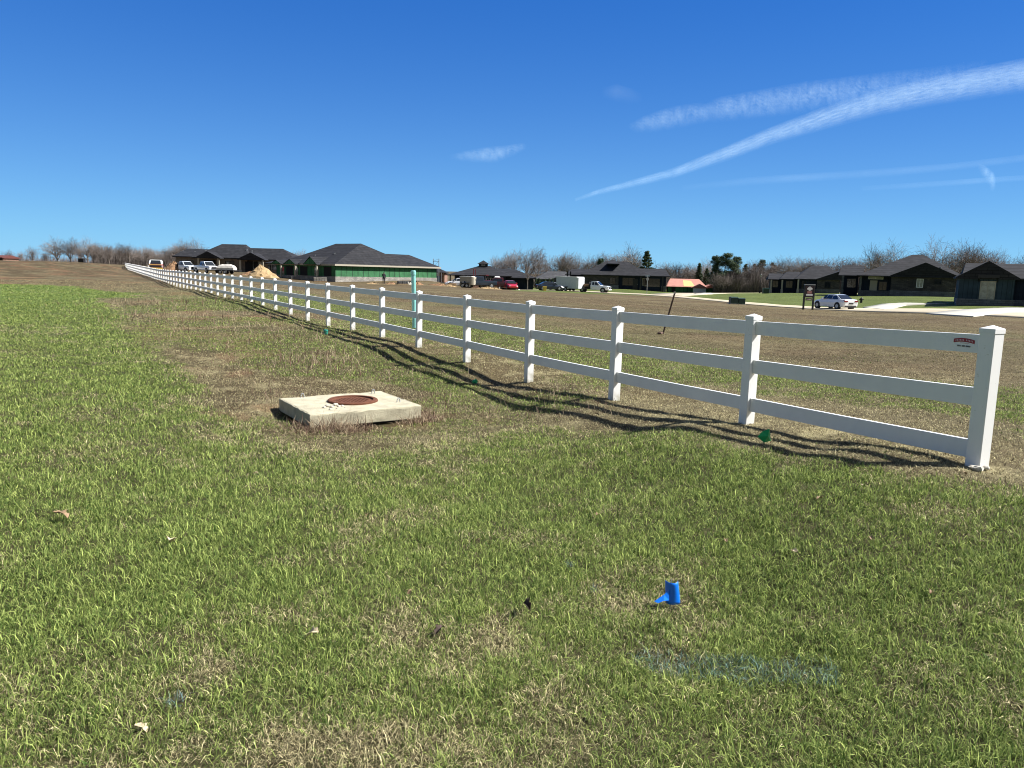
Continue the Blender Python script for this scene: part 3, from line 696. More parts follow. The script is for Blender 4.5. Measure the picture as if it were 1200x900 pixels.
# ------------------------------------------------------------------ roads and driveways
def strip(name, left, right, nx, lift, mt, struct=True, kerb=False):
    L = np.array([at_g(p) for p in left]); Rr = np.array([at_g(p) for p in right])
    def res(P, n):
        s = np.concatenate([[0], np.cumsum(np.linalg.norm(np.diff(P, axis=0), axis=1))]); t = np.linspace(0, s[-1], n)
        return np.stack([np.interp(t, s, P[:, 0]), np.interp(t, s, P[:, 1])], 1)
    n = 70; L = res(L, n); Rr = res(Rr, n); V = []; F_ = []
    for i in range(n):
        for j in range(nx): V.append(tuple(L[i]+(Rr[i]-L[i])*j/(nx-1)))
    V = np.array(V); z = ground_np(V[:, 0], V[:, 1])+lift
    V = np.concatenate([V, z[:, None]], 1)
    idx = np.arange(n*nx).reshape(n, nx)
    F_ = np.stack([idx[:-1, :-1], idx[:-1, 1:], idx[1:, 1:], idx[1:, :-1]], -1).reshape(-1, 4)
    # thickness: skirt down at the edges
    ring = list(idx[0])+list(idx[1:, -1])+list(idx[-1, ::-1][1:])+list(idx[::-1, 0][1:-1])
    k = len(V); V2 = V[ring].copy(); V2[:, 2] -= .35; m_ = len(ring)
    S = np.array([(ring[a], k+a, k+(a+1) % m_, ring[(a+1) % m_]) for a in range(m_)])
    o = np_mesh(name, np.concatenate([V, V2]), np.concatenate([F_, S]), None, None, mt)
    if struct: tag(o, kind='structure')
    if kerb:
        for E_, nm in ((L, 'kerb'), (Rr, 'kerb')):
            c = (L+Rr)/2; out = (E_-c); out /= np.linalg.norm(out, axis=1)[:, None]
            zz = ground_np(E_[:, 0], E_[:, 1]); m = MB(); rings = []
            for i in range(n):
                a = E_[i]; b = E_[i]+out[i]*.16
                rings.append([(a[0], a[1], zz[i]-.3), (b[0], b[1], zz[i]-.3), (b[0], b[1], zz[i]+lift+.09), (a[0], a[1], zz[i]+lift+.09)])
            m.loft(rings); tag(m.build('kerb', M['drive']), kind='structure')
    return o
def at_g(p):
    if isinstance(p, Vector): return (p.x, p.y)
    return on_ground(*p)
def G(px, D): return Vector((lat(px, D), D, 0))
strip('road', [G(560, 141), G(640, 139), G(700, 133), G(752, 124), G(790, 114), G(870, 92), G(980, 78), G(1100, 67.5), G(1200, 59.5), G(1400, 50)],
      [G(560, 136), G(640, 134), G(700, 127), G(745, 118), G(786, 106), G(868, 85), G(975, 71), G(1090, 61), G(1200, 53.5), G(1400, 44)], 5, .05, M['road'], kerb=False)
strip('side_road', [G(760, 121), G(800, 140), G(835, 175), G(900, 200), G(1000, 215)], [G(800, 112.5), G(838, 133), G(870, 165), G(930, 186), G(1010, 198)], 4, .065, M['road'])
strip('driveway', [(1011, 360.5), (1034, 357.2), (1060, 356)], [(1036, 363.2), (1062, 358), (1110, 356.5)], 4, .075, M['drive'])
strip('driveway', [(1085, 368), (1130, 364), (1165, 362.5), (1200, 362)], [(1140, 372), (1180, 367.5), (1215, 366), (1270, 366)], 4, .08, M['drive'])
strip('driveway', [(812, 345.5), (815, 344)], [(835, 345), (832, 343.5)], 3, .08, M['drive'])

# ------------------------------------------------------------------ houses
class House:
    def __init__(s, name, label, px, D, yaw, base, cat='house', group=None):
        s.x, s.y, s.b = lat(px, D), D, base; s.yaw = yaw
        s.e = empty(name, (s.x, s.y, base), yaw, label, cat, group)
        s.wall = {}; s.roof = MB(); s.skirt = MB(); s.n = 0
    def Z(s, px, py, D):                                       # height above the base of what is seen at px,py at local depth D - D0
        v = D-s.y; u = s.U(px, v); return hz(px, py, s.y+u*math.sin(s.yaw)+v*math.cos(s.yaw))-s.b
    def U(s, px, v=0):                                         # local u of the facade line (at local v) seen at px
        q = lat(px, 1.0); c, n = math.cos(s.yaw), math.sin(s.yaw)
        # (x+u c - v n) = q (y+u n+v c)
        return (q*(s.y+v*c)-s.x+v*n)/(c-q*n)
    def walls(s, u0, u1, v0, v1, z, mt, z0=-1.2):
        s.wall.setdefault(mt, MB()).box((u0, v0, z0), (u1, v1, z)); return s
    def hip(s, u0, u1, v0, v1, ze, zr, axis='u', a=None, b=None, oh=.45, m=.5, fas=.16):
        """roof over the rectangle; ridge along axis from a to b (absolute); m: where the ridge sits across"""
        U0, U1, V0, V1 = u0-oh, u1+oh, v0-oh, v1+oh
        if axis == 'u':
            vm = V0+(V1-V0)*m; r0, r1 = (a if a is not None else U0, vm, zr), (b if b is not None else U1, vm, zr)
        else:
            um = U0+(U1-U0)*m; r0, r1 = (um, a if a is not None else V0, zr), (um, b if b is not None else V1, zr)
        vs = [(U0, V0, ze-fas), (U1, V0, ze-fas), (U1, V1, ze-fas), (U0, V1, ze-fas), (U0, V0, ze), (U1, V0, ze), (U1, V1, ze), (U0, V1, ze), r0, r1]
        fs = [(3, 2, 1, 0), (0, 1, 5, 4), (1, 2, 6, 5), (2, 3, 7, 6), (3, 0, 4, 7)]
        if axis == 'u': fs += [(4, 5, 9, 8), (5, 6, 9), (6, 7, 8, 9), (7, 4, 8)]
        else: fs += [(4, 5, 8), (5, 6, 9, 8), (6, 7, 9), (7, 4, 8, 9)]
        s.roof.add(vs, fs); return s
    def gable_face(s, u0, u1, v, z0, zp, mt, name='gable', um=None, oh=.0):
        um = (u0+u1)/2 if um is None else um
        m = MB(); m.prism([(u0, z0), (u1, z0), (um, zp)], v, v+.12); m.build(name, mt, s.e)
    def gable_side(s, v0, v1, u, z0, zp, mt):
        m = MB(); m.prism([(v0, z0), (v1, z0), ((v0+v1)/2, zp)], u-.06, u+.06, 'x'); m.build('gable', mt, s.e)
    def band(s, u0, u1, v0, v1, z1, mt=None, z0=-1.2, t=.07):
        s.skirt.box((u0-t, v0-t, z0), (u1+t, v1+t, z1))
    def window(s, u, z, w, h, v=0, frame='white', pane='glass', side='v', label=None):
        f = MB(); t = .07
        def B(mb, a0, a1, z0, z1, d0, d1):
            if side == 'v': mb.box((a0, v-d1, z0), (a1, v-d0, z1))
            elif side == 'u-': mb.box((v-d1, a0, z0), (v-d0, a1, z1))
            else: mb.box((v+d0, a0, z0), (v+d1, a1, z1))
        for a0, a1, z0, z1 in ((u-w/2-t, u-w/2, z-h/2-t, z+h/2+t), (u+w/2, u+w/2+t, z-h/2-t, z+h/2+t), (u-w/2, u+w/2, z+h/2, z+h/2+t), (u-w/2, u+w/2, z-h/2-t, z-h/2), (u-.025, u+.025, z-h/2, z+h/2)):
            B(f, a0, a1, z0, z1, 0, .06)
        fo = f.build('window', M[frame], s.e); p = MB(); B(p, u-w/2, u+w/2, z-h/2, z+h/2, .0, .03); p.build('pane', M[pane], fo)
        if label: fo['label'] = label
    def door(s, u, w, h, v=0, mt='navy', name='door', side='v', z0=0, handle=True):
        m = MB(); B_ = (lambda mb, a0, a1, zz0, zz1, d0, d1: mb.box((a0, v-d1, zz0), (a1, v-d0, zz1))) if side == 'v' else (lambda mb, a0, a1, zz0, zz1, d0, d1: mb.box((v-d1, a0, zz0), (v-d0, a1, zz1)))
        B_(m, u-w/2, u+w/2, z0, z0+h, 0, .05); o = m.build(name, M[mt], s.e)
        if handle: k = MB(); B_(k, u+w/2-.14, u+w/2-.06, z0+.95, z0+1.05, .05, .11); k.build('handle', M['galv'], o)
        return o
    def garage(s, u, w, h, v=0, mt='navy', z0=0):
        m = MB()
        for k in range(4): m.box((u-w/2, v-.06+(.0 if k % 2 else .0), z0+h*k/4+.012), (u+w/2, v, z0+h*(k+1)/4-.012))
        m.box((u-w/2, v-.03, z0), (u+w/2, v, z0+h)); m.build('garage_door', M[mt], s.e)
    def post(s, u, v, z, w=.28, mt='cream', z0=-.6):
        m = MB(); m.box((u-w/2, v-w/2, z0), (u+w/2, v+w/2, z)); m.box((u-w*.75, v-w*.75, z0), (u+w*.75, v+w*.75, z0+1.1)); m.build('post', M[mt], s.e)
    def vents(s, pts, mt='galv'):
        for u, v, z in pts:
            m = MB(); m.tube((u, v, z-1.4), (u, v, z), .10, n=8); m.tube((u, v, z), (u, v, z+.08), .17, n=8); m.build('roof_vent', M[mt], s.e)
    def finish(s, roofmat='shingle', skirtmat='palestone', slab=True):
        for k, m in s.wall.items(): m.build('wall', M[k], s.e)
        s.roof.build('roof', M[roofmat], s.e)
        if s.skirt.v: s.skirt.build('stone_skirt', M[skirtmat], s.e)

# A: tan brick house with two porch gables at the far left
h = House('brick_house', 'tan brick row house with black roof and two dark porch gables behind the white pickup', 205, 150, R(2), .40)
U = h.U; Dz = 150
ze = h.Z(260, 302, Dz); 
h.walls(U(206), U(236), 0, 9, h.Z(220, 300.5, Dz)-.1, 'tanbrick').hip(U(206), U(240), 0, 9, h.Z(220, 300.5, Dz), h.Z(220, 291.5, 154), 'u', a=U(209), b=U(240))
h.walls(U(229), U(290), -.3, 11, ze-.1, 'tanbrick').hip(U(229), U(290), -.3, 11, ze, h.Z(266, 286, 155), 'u', a=U(250), b=U(279))
h.walls(U(288), U(344), .2, 10, h.Z(310, 303.8, Dz)-.1, 'tanbrick').hip(U(285), U(345), .2, 10, h.Z(310, 304, Dz), h.Z(310, 291, 155), 'u', a=U(280), b=U(324))
for a, b, pk, zz in ((231, 257, 294.5, 302), (280, 309, 296, 304)):
    ua, ub = U(a, -2.6), U(b, -2.6); z1 = h.Z((a+b)/2, zz, 147.5); zp = h.Z((a+b)/2, pk, 147.5)
    h.hip(ua, ub, -2.6, 4, z1, zp, 'v', a=-3.0, b=4.5, oh=.3, fas=.12)
    h.gable_face(ua-.1, ub+.1, -2.75, z1-.12, zp-.22, M['teal'])
    h.post(ua+.2, -2.4, z1-.1, .3); h.post(ub-.2, -2.4, z1-.1, .3)
    m = MB(); m.box((ua+.5, -.36, -.5), ((ua*.35+ub*.65), -.30, z1-.4)); m.build('garage_opening' if a < 250 else 'door_opening', M['opening'], h.e)
h.door(U(214), 1.0, 2.1, 0, 'navy'); h.window(U(222), 1.5, 1.5, 1.2, 0, 'black'); h.window(U(302), 1.5, 1.5, 1.3, -.3, 'white', 'litglass'); h.window(U(319), 1.4, 1.6, 1.4, .2, 'black'); h.window(U(333), 1.4, 1.2, 1.3, .2, 'black')
h.window(U(270), 1.4, 1.6, 1.4, -.3, 'black')
h.vents([(U(208), 3, h.Z(208, 294, 152)), (U(222), 3, h.Z(222, 294.5, 152)), (U(235), 3, h.Z(235, 293.5, 152)), (U(271), 3, h.Z(271, 296.5, 152)), (U(285), 2.5, h.Z(285, 292.5, 152)), (U(291), 2.5, h.Z(291, 294, 152))])
h.finish()

# B: green sheathed house under construction
h = House('unfinished_house', 'unfinished house with bright green sheathing panels, black hip roof and three small gables', 393, 124, math.atan2(.8, .6), -.62)
ze = h.Z(393, 309.3, 124)
h.walls(0, 24.5, 0, 16, ze-.05, 'greenboard').band(0, 24.5, 0, 16, .95)
h.walls(.35, 24, .35, 15.5, .5, 'greenboard')
zr = h.Z(428, 287.3, 134)
h.hip(0, 17.5, 0, 14, ze, zr, 'v', a=4.2, b=11, m=.53, oh=.55)
h.hip(12, 24.5, 0, 12, ze-.03, h.Z(480, 300.3, 139), 'u', a=12, b=22, m=.42, oh=.55)
h.hip(-.2, 12, 9, 18, ze-.02, h.Z(350, 299.5, 135), 'v', a=8, b=15.8, oh=.5, m=.4)
sf = MB(); sf.box((-.57, -.57, ze-.3), (25.07, -.53, ze-.02)); sf.box((-.57, -.57, ze-.3), (-.53, 18, ze-.02)); sf.build('eave_board', M['cream'], h.e)
bt = MB()
for k in range(21): bt.box((k*1.22-.03, -.02, .95), (k*1.22+.03, 0, ze-.25))
bt.build('panel_seam', mat('seam', (.01, .04, .02), .8), h.e)
def UV(px): # local v on u=0 facade seen at px
    q = lat(px, 1.0); c, n = math.cos(h.yaw), math.sin(h.yaw); return (h.x-q*h.y)/(n+q*c)
for k, (a, b, pk) in enumerate(((378, 364, 300.5), (353, 341, 303), (336, 326, 303.5))):
    v0, v1 = UV(a), UV(b); zp = h.Z(a, pk, 126)
    h.roof.add([(-1.4, v0-.3, ze-.2), (-1.4, v1+.3, ze-.2), (-1.4, (v0+v1)/2, zp), (1.5, v0-.3, ze-.2), (1.5, v1+.3, ze-.2), (4.5, (v0+v1)/2, zp)],
               [(0, 2, 5, 3), (1, 4, 5, 2), (0, 3, 4, 1)])
    m = MB(); m.prism([(v0-.2, ze-.15), (v1+.2, ze-.15), ((v0+v1)/2, zp-.12)], -1.3, -1.15, 'x'); m.build('gable', M['greenboard'], h.e)
    m = MB(); m.box((-1.3, v0-.1, -.6), (-1.05, v0+.15, ze-.2)); m.build('post', M['cream'], h.e)
for px in (384, 356, 339.5):
    v_ = UV(px); m = MB(); m.box((-.05, v_-.95, -.5), (.02, v_+.95, ze-.5)); m.build('door_opening', M['opening'], h.e)
for px in (371, 347, 331): h.window(UV(px), 1.7, .9, 1.2, 0, 'cream', 'glass', side='u-')
h.vents([(6, 3.5, h.Z(399, 299, 130)), (4, 5, h.Z(390, 297, 130)), (3, 9, h.Z(365, 299, 133))])
h.finish(skirtmat='palestone')

# framed house beyond the green one
h = House('framed_house', 'small house frame of red brown boards beside the right end of the green house', 505, 158, 0, -.9)
U = h.U
h.walls(U(507), U(521), 0, 7, h.Z(515, 319, 158), 'redlumber').hip(U(506), U(522.5), 0, 7, h.Z(515, 319.5, 158), h.Z(508, 314, 161), 'u', a=U(500), b=U(512), oh=.1)
for k in range(6):
    u = U(507.5+2.5*k); m = MB(); m.box((u-.06, -.12, -.6), (u+.06, -.02, h.Z(515, 319.5, 158))); m.build('stud', M['lumber' if k % 2 else 'white'], h.e)
m = MB(); m.box((U(511), -.14, -.6), (U(516), -.05, 1.5)); m.build('wrapped_panel', mat('blue_grey_wrap', (.10, .15, .22), .6), h.e)
h.finish()
# scaffold tower
sx, sz = lat(511, 150), hz(511, 303.2, 150); gz_ = -.7
e = empty('scaffold_tower', (sx, 150, gz_), 0, 'thin metal scaffold tower rising above the right end of the green house roof', 'scaffold')
hh = sz-gz_
for a, b in ((-.55, -.4), (.55, -.4), (.55, .4), (-.55, .4)):
    m = MB(); m.tube((a, b, 0), (a, b, hh), .035, n=6); m.build('upright', M['galv'], e)
for k in range(int(hh/1.0)+1):
    z = min(hh-.02, k*1.0+.2); m = MB(); m.tube((-.55, -.4, z), (.55, -.4, z), .028, n=6); m.tube((-.55, .4, z), (.55, .4, z), .028, n=6); m.tube((-.55, -.4, z), (.55, -.4, min(hh, z+1)), .02, n=6); m.build('brace', M['galv'], e)

# C: club house with cupola
h = House('club_house', 'low dark roofed pavilion with a little square cupola on top', 525, 140, 0, -1.55)
U = h.U; ze = h.Z(560, 322.6, 140)
h.walls(U(532), U(592), 1.5, 12, ze-.1, 'navy').hip(U(527), U(597), 0, 12.5, ze, h.Z(566, 311.5, 146), 'u', a=U(560), b=U(573))
h.walls(U(586), U(626), 5, 15, h.Z(605, 325, 146), 'navy').hip(U(578), U(626), 5, 15, h.Z(605, 324.5, 146), h.Z(592, 315, 150), 'u', a=U(583), b=U(603))
h.hip(U(600), U(626), 3.5, 9, h.Z(612, 325.5, 144), h.Z(606, 320, 147), 'u', a=U(604), b=U(612))
for px in (527.5, 534, 541, 549, 557, 565, 573, 581, 589): h.post(U(px), .3, ze-.1, .22, 'black', z0=0)
cu, cv, cz = U(566.3, 6), 6.2, h.Z(566, 312.5, 146)
m = MB(); m.box((cu-.85, cv-.85, cz-1.2), (cu+.85, cv+.85, h.Z(566, 309.3, 146))); m.build('cupola', M['black'], h.e)
h.roof.add([(cu-1.15, cv-1.15, h.Z(566, 309.3, 146)), (cu+1.15, cv-1.15, h.Z(566, 309.3, 146)), (cu+1.15, cv+1.15, h.Z(566, 309.3, 146)), (cu-1.15, cv+1.15, h.Z(566, 309.3, 146)), (cu, cv, h.Z(566, 305, 146))], [(3, 2, 1, 0), (0, 1, 4), (1, 2, 4), (2, 3, 4), (3, 0, 4)])
h.window(cu, h.Z(566, 310.7, 146), .8, .35, cv-.85, 'black', 'litglass')
for px in (545, 560, 575): h.window(U(px, 1.5), 1.4, 1.4, 1.3, 1.5, 'white', 'glass')
h.finish()

# D: low house with a beige garage gable
h = House('garage_house', 'low house with dark roof and small beige garage gable behind the dark blue car', 628, 178, 0, -1.8)
U = h.U; ze = h.Z(640, 327, 178)
h.walls(U(629), U(672), 2, 12, ze-.1, 'darkstone').hip(U(629), U(674), 2, 12, ze, h.Z(655, 318, 184), 'u', a=U(644), b=U(665))
ua, ub = U(645), U(660); h.walls(ua, ub, 0, 4, h.Z(650, 328.5, 178), 'beige').hip(ua, ub, 0, 6, h.Z(650, 328.5, 178), h.Z(650, 324.6, 178), 'v', oh=.25)
h.gable_face(ua, ub, -.16, h.Z(650, 328.6, 178), h.Z(650, 325.2, 178), M['beige']); h.garage((ua+ub)/2-.2, 2.3, 2.0, 0, 'navy', z0=-.2)
h.window(ub-.5, 1.1, .5, .6, 0, 'white'); h.finish('shingle_light')

# E: long dark house behind the trailer
h = House('long_house', 'long dark stone and navy house with broad black hip roof behind the white trailer', 668, 155, R(-7), -1.12)
U = h.U; ze = h.Z(730, 322.6, 155)
h.walls(U(684), U(725), 0, 13, ze-.1, 'darkstone'); h.walls(U(725), U(781), .6, 13, ze-.12, 'navy'); h.walls(U(667), U(690), 3, 10, h.Z(680, 322, 158), 'navy')
h.hip(U(683), U(759), 0, 13, ze, h.Z(723, 306.2, 161.5), 'u', a=U(709), b=U(736)); h.hip(U(664), U(700), 3, 11, h.Z(680, 322, 158), h.Z(678, 315.3, 161), 'u', a=U(668), b=U(700))
h.hip(U(735), U(783), .6, 11, ze+.02, h.Z(765, 315, 161), 'u', a=U(735), b=U(782)); h.hip(U(713), U(723), 2, 12, h.Z(718, 309, 158), h.Z(718, 304.6, 162), 'u', a=U(716), b=U(720))
h.band(U(684), U(725), 0, 13, .75); h.band(U(776), U(781), .6, 13, .75)
for px in (664.5, 668): h.post(U(px), 2.2, h.Z(665, 318, 156), .3, 'black')
for px in (751, 777): h.post(U(px), -.1, ze-.1, .25, 'black')
h.window(U(718), 1.5, 1.0, 1.2, 0, 'black', 'glass'); h.window(U(737), 1.5, 2.4, 1.5, .6, 'black'); h.door(U(745), 1, 2.1, .6, 'black'); h.window(U(765), 1.4, 3.0, 1.6, .6, 'black'); h.window(U(756), 1.5, .9, 1.3, .6, 'cream')
h.finish(skirtmat='greystone')

# salmon roofed house far off
h = House('salmon_roof_house', 'distant unfinished house with salmon pink and yellow roof and white garage door', 782, 230, R(-9), -3.2)
U = h.U; ze = h.Z(800, 336, 230)
h.walls(U(784), U(828), 1, 13, ze-.1, 'greenboard').hip(U(782), U(828), 1, 14, ze, h.Z(800, 326.7, 238), 'u', a=U(787), b=U(822))
ua, ub = U(812, -1), U(829, -1); h.walls(ua, ub, -1, 5, h.Z(820, 337, 229)-.05, 'greenboard'); h.hip(ua, ub, -1, 7, h.Z(820, 337.2, 229), h.Z(820, 332.6, 229), 'v', oh=.3); h.gable_face(ua, ub, -1.16, h.Z(820, 337.1, 229), h.Z(820, 333.1, 229), M['greenboard'])
m = MB(); m.box((ua+.3, -1.08, -.5), (ub-.2, -1.0, h.Z(820, 337.6, 229))); m.build('garage_door', M['white'], h.e)
h.walls(U(829), U(839), 1, 8, h.Z(834, 337, 231), 'greenboard'); h.hip(U(828), U(840), 1, 9, h.Z(834, 337, 231), h.Z(834, 333.6, 233), 'v', oh=.25)
vv = []
m = MB(); u0, u1 = U(802), U(813)
def rp(u, t): # point on the front roof slope
    z0_, z1_ = ze, h.Z(800, 326.7, 238); v0_, v1_ = .55, 7.5; return (u, v0_+(v1_-v0_)*t, z0_+(z1_-z0_)*t+.04)
m.add([rp(u0, .05), rp(u1+.6, .05), rp(u1-.3, .75), rp(u0, .82)]+[(a, b, c-.03) for a, b, c in (rp(u0, .05), rp(u1+.6, .05), rp(u1-.3, .75), rp(u0, .82))], [(0, 1, 2, 3), (7, 6, 5, 4), (0, 4, 5, 1), (1, 5, 6, 2), (2, 6, 7, 3), (3, 7, 4, 0)])
m.build('roof_board', M['osb'], h.e); h.finish('salmon')
h.door(U(790, 1), 1, 2, 1, 'opening', name='door_opening', handle=False)
# small far house
h = House('far_cottage', 'tiny pale walled cottage with grey roof far off beside the lamp post', 876, 262, 0, -2.7)
U = h.U; h.walls(U(876), U(896), 0, 8, h.Z(885, 336.8, 262), 'beige').hip(U(875), U(897), 0, 8, h.Z(885, 336.8, 262), h.Z(885, 332.4, 266), 'u', a=U(881), b=U(893)); h.window(U(881), 1.2, 1.3, 1.1, 0, 'white'); h.window(U(890), 1.2, 1.6, 1.1, 0, 'black'); h.finish('shingle_light')

# F: stepped dark house
h = House('stepped_house', 'dark stepped house left of the road sign with a brick side gable', 904, 152, R(-16), -.9)
U = h.U
h.walls(U(905), U(917), 3, 12, h.Z(910, 327.5, 155), 'navy').hip(U(903.5), U(920), 3, 12, h.Z(910, 327.3, 155), h.Z(912, 320.5, 159), 'u', a=U(903), b=U(920))
h.walls(U(919), U(934), 1.5, 12, h.Z(925, 327, 153), 'navy').hip(U(917), U(936), 1.5, 12, h.Z(925, 327, 153), h.Z(928, 318.5, 159), 'u', a=U(924), b=U(940))
z1 = h.Z(950, 327, 152)
h.walls(U(935), U(984), 0, 12, z1-.1, 'navy'); h.walls(U(957.5), U(984), -.6, 6, z1-.1, 'darkstone')
h.hip(U(934), U(985), 0, 13, z1, h.Z(965, 311.6, 158), 'u', a=U(954), b=U(974))
h.hip(U(957.5), U(986), -.6, 8, z1+.02, h.Z(984, 317, 152), 'v', a=-1.0, b=8, m=.93, oh=.3); h.gable_face(U(958), U(985.5), -.62, z1-.1, h.Z(983, 318, 152), M['darkstone'], um=U(983))
h.band(U(957.5), U(984), -.6, 6, .75); h.band(U(935), U(957), 0, 3, .7); h.post(U(935.5), -.5, z1-.1, .28); h.post(U(917.5), 1.2, z1-.3, .28); h.post(U(905), 2.4, z1-.3, .28, 'cream')
h.window(U(945), 1.5, 1.5, 1.4, 0, 'black'); h.window(U(926), 1.5, 1.2, 1.3, 1.5, 'black'); h.window(U(910), 1.5, 1.0, 1.3, 3, 'black'); h.window(U(970), 1.6, 1.0, 1.1, -.6, 'black'); h.garage(U(952), 2.2, 2.2, 0, 'navy')
h.finish(skirtmat='greystone')

# G: big house with stone gable
h = House('gabled_house', 'large black roofed house with a broad dark stone gable and two small windows', 985, 116, R(-24), -.25)
U = h.U; z1 = h.Z(1030, 323, 116)
h.walls(U(987), U(1006), 3, 12, h.Z(995, 322.6, 119), 'navy').hip(U(985.5), U(1008), 3, 12, h.Z(995, 322.6, 119), h.Z(1000, 311, 124), 'u', a=U(985), b=U(1012))
h.walls(U(1008), U(1044), 0, 12, z1-.1, 'navy'); h.walls(U(1044), U(1119), -1, 12, z1-.12, 'darkstone')
h.hip(U(1007), U(1126), -1, 16, z1, h.Z(1077, 298.4, 123), 'u', a=U(1070), b=U(1084))
h.hip(U(1044), U(1120), -1, 10, z1+.02, h.Z(1083, 307.6, 115), 'v', a=-1.6, b=9, oh=.35); h.gable_face(U(1044), U(1120), -1.02, z1-.12, h.Z(1083, 308.6, 115), M['darkstone'])
h.band(U(1044), U(1119), -1, 11, .62); h.band(U(1008), U(1043), 0, 4, .5)
for px in (1008.5, 987.5): h.post(U(px), -.6 if px > 1000 else 2.2, z1-.1, .3, 'greystone')
h.window(U(1078, -1), 1.75, .75, 1.15, -1.0, 'white', 'litglass', label='small window with pale blind between dark shutters')
for s_ in (-1, 1): m = MB(); uu = U(1078, -1)+s_*.72; m.box((uu-.2, -1.06, 1.15), (uu+.2, -1.0, 2.35)); m.build('shutter', M['black'], h.e)
h.window(U(1099, -1), 2.0, .9, .65, -1.0, 'black'); h.window(U(1026), 2.4, 1.9, .28, 0, 'white', 'litglass'); h.door(U(1024), 1.0, 2.0, 0, 'cream'); h.window(U(1035), 1.2, 1.0, 1.2, 0, 'black'); h.window(U(998, 3), 1.5, 1.2, 1.3, 3, 'black')
h.vents([(U(1102), 2, h.Z(1102, 314, 119))])
h.finish(skirtmat='greystone')

# H: near right house
h = House('corner_house', 'slate teal sided house with tall pale window and front gable at the right edge', 1124, 74, R(-29), -.6)
U = h.U; z1 = h.Z(1124, 324.6, 74.0); zg = h.Z(1156, 305.6, 73.6); uR = U(1189)
h.walls(U(1124), uR, 0, 9, z1-.08, 'teal'); h.hip(U(1124), uR, 0, 9, z1, zg, 'v', a=-.5, b=9.4, oh=.35); h.gable_face(U(1124)+.02, uR-.02, -.02, z1-.1, zg-.25, M['teal'])
h.walls(uR, uR+10, 1.2, 10, z1-.1, 'navy'); h.hip(uR-4, uR+10, 1.2, 11, z1-.02, zg-.1, 'u', a=uR-4, b=uR+10.4, oh=.4)
h.band(U(1124), uR, 0, 9, h.Z(1150, 350.5, 74.0)); h.band(uR, uR+10, 1.2, 10, .75)
h.window(U(1158), h.Z(1158, 341, 74.0), 1.15, 1.75, 0, 'cream', 'litglass', label='tall double window with pale trim')
m = MB(); m.box((U(1145), -.5, h.Z(1150, 325.5, 73.0)), (U(1170), 0, h.Z(1150, 321.5, 73.0))); m.build('awning', M['black'], h.e)
for px in (1147, 1168): m = MB(); m.tube((U(px), 0, h.Z(1150, 330, 74.0)), (U(px), -.45, h.Z(1150, 325.5, 74.0)), .05, n=6); m.build('bracket', M['black'], h.e)
h.post(uR+5, .4, z1-.1, .3, 'greystone'); h.window(uR+2.5, 1.6, 1.5, 1.3, 1.2, 'black'); h.finish(skirtmat='greystone')
# low barn at the far left edge
h = House('far_barn', 'tiny red brown roofed barn on the hill at the far left edge', -8, 190, 0, 1.3)
U = h.U; h.walls(U(-8), U(4), 0, 6, h.Z(0, 302, 190), 'redlumber').hip(U(-8), U(4), 0, 6, h.Z(0, 302, 190), h.Z(0, 299, 193), 'u', oh=.3); h.door(U(0), 1.2, 1.2, 0, 'opening', handle=False); h.finish('redbrown' if 'redbrown' in M else 'shingle_light')

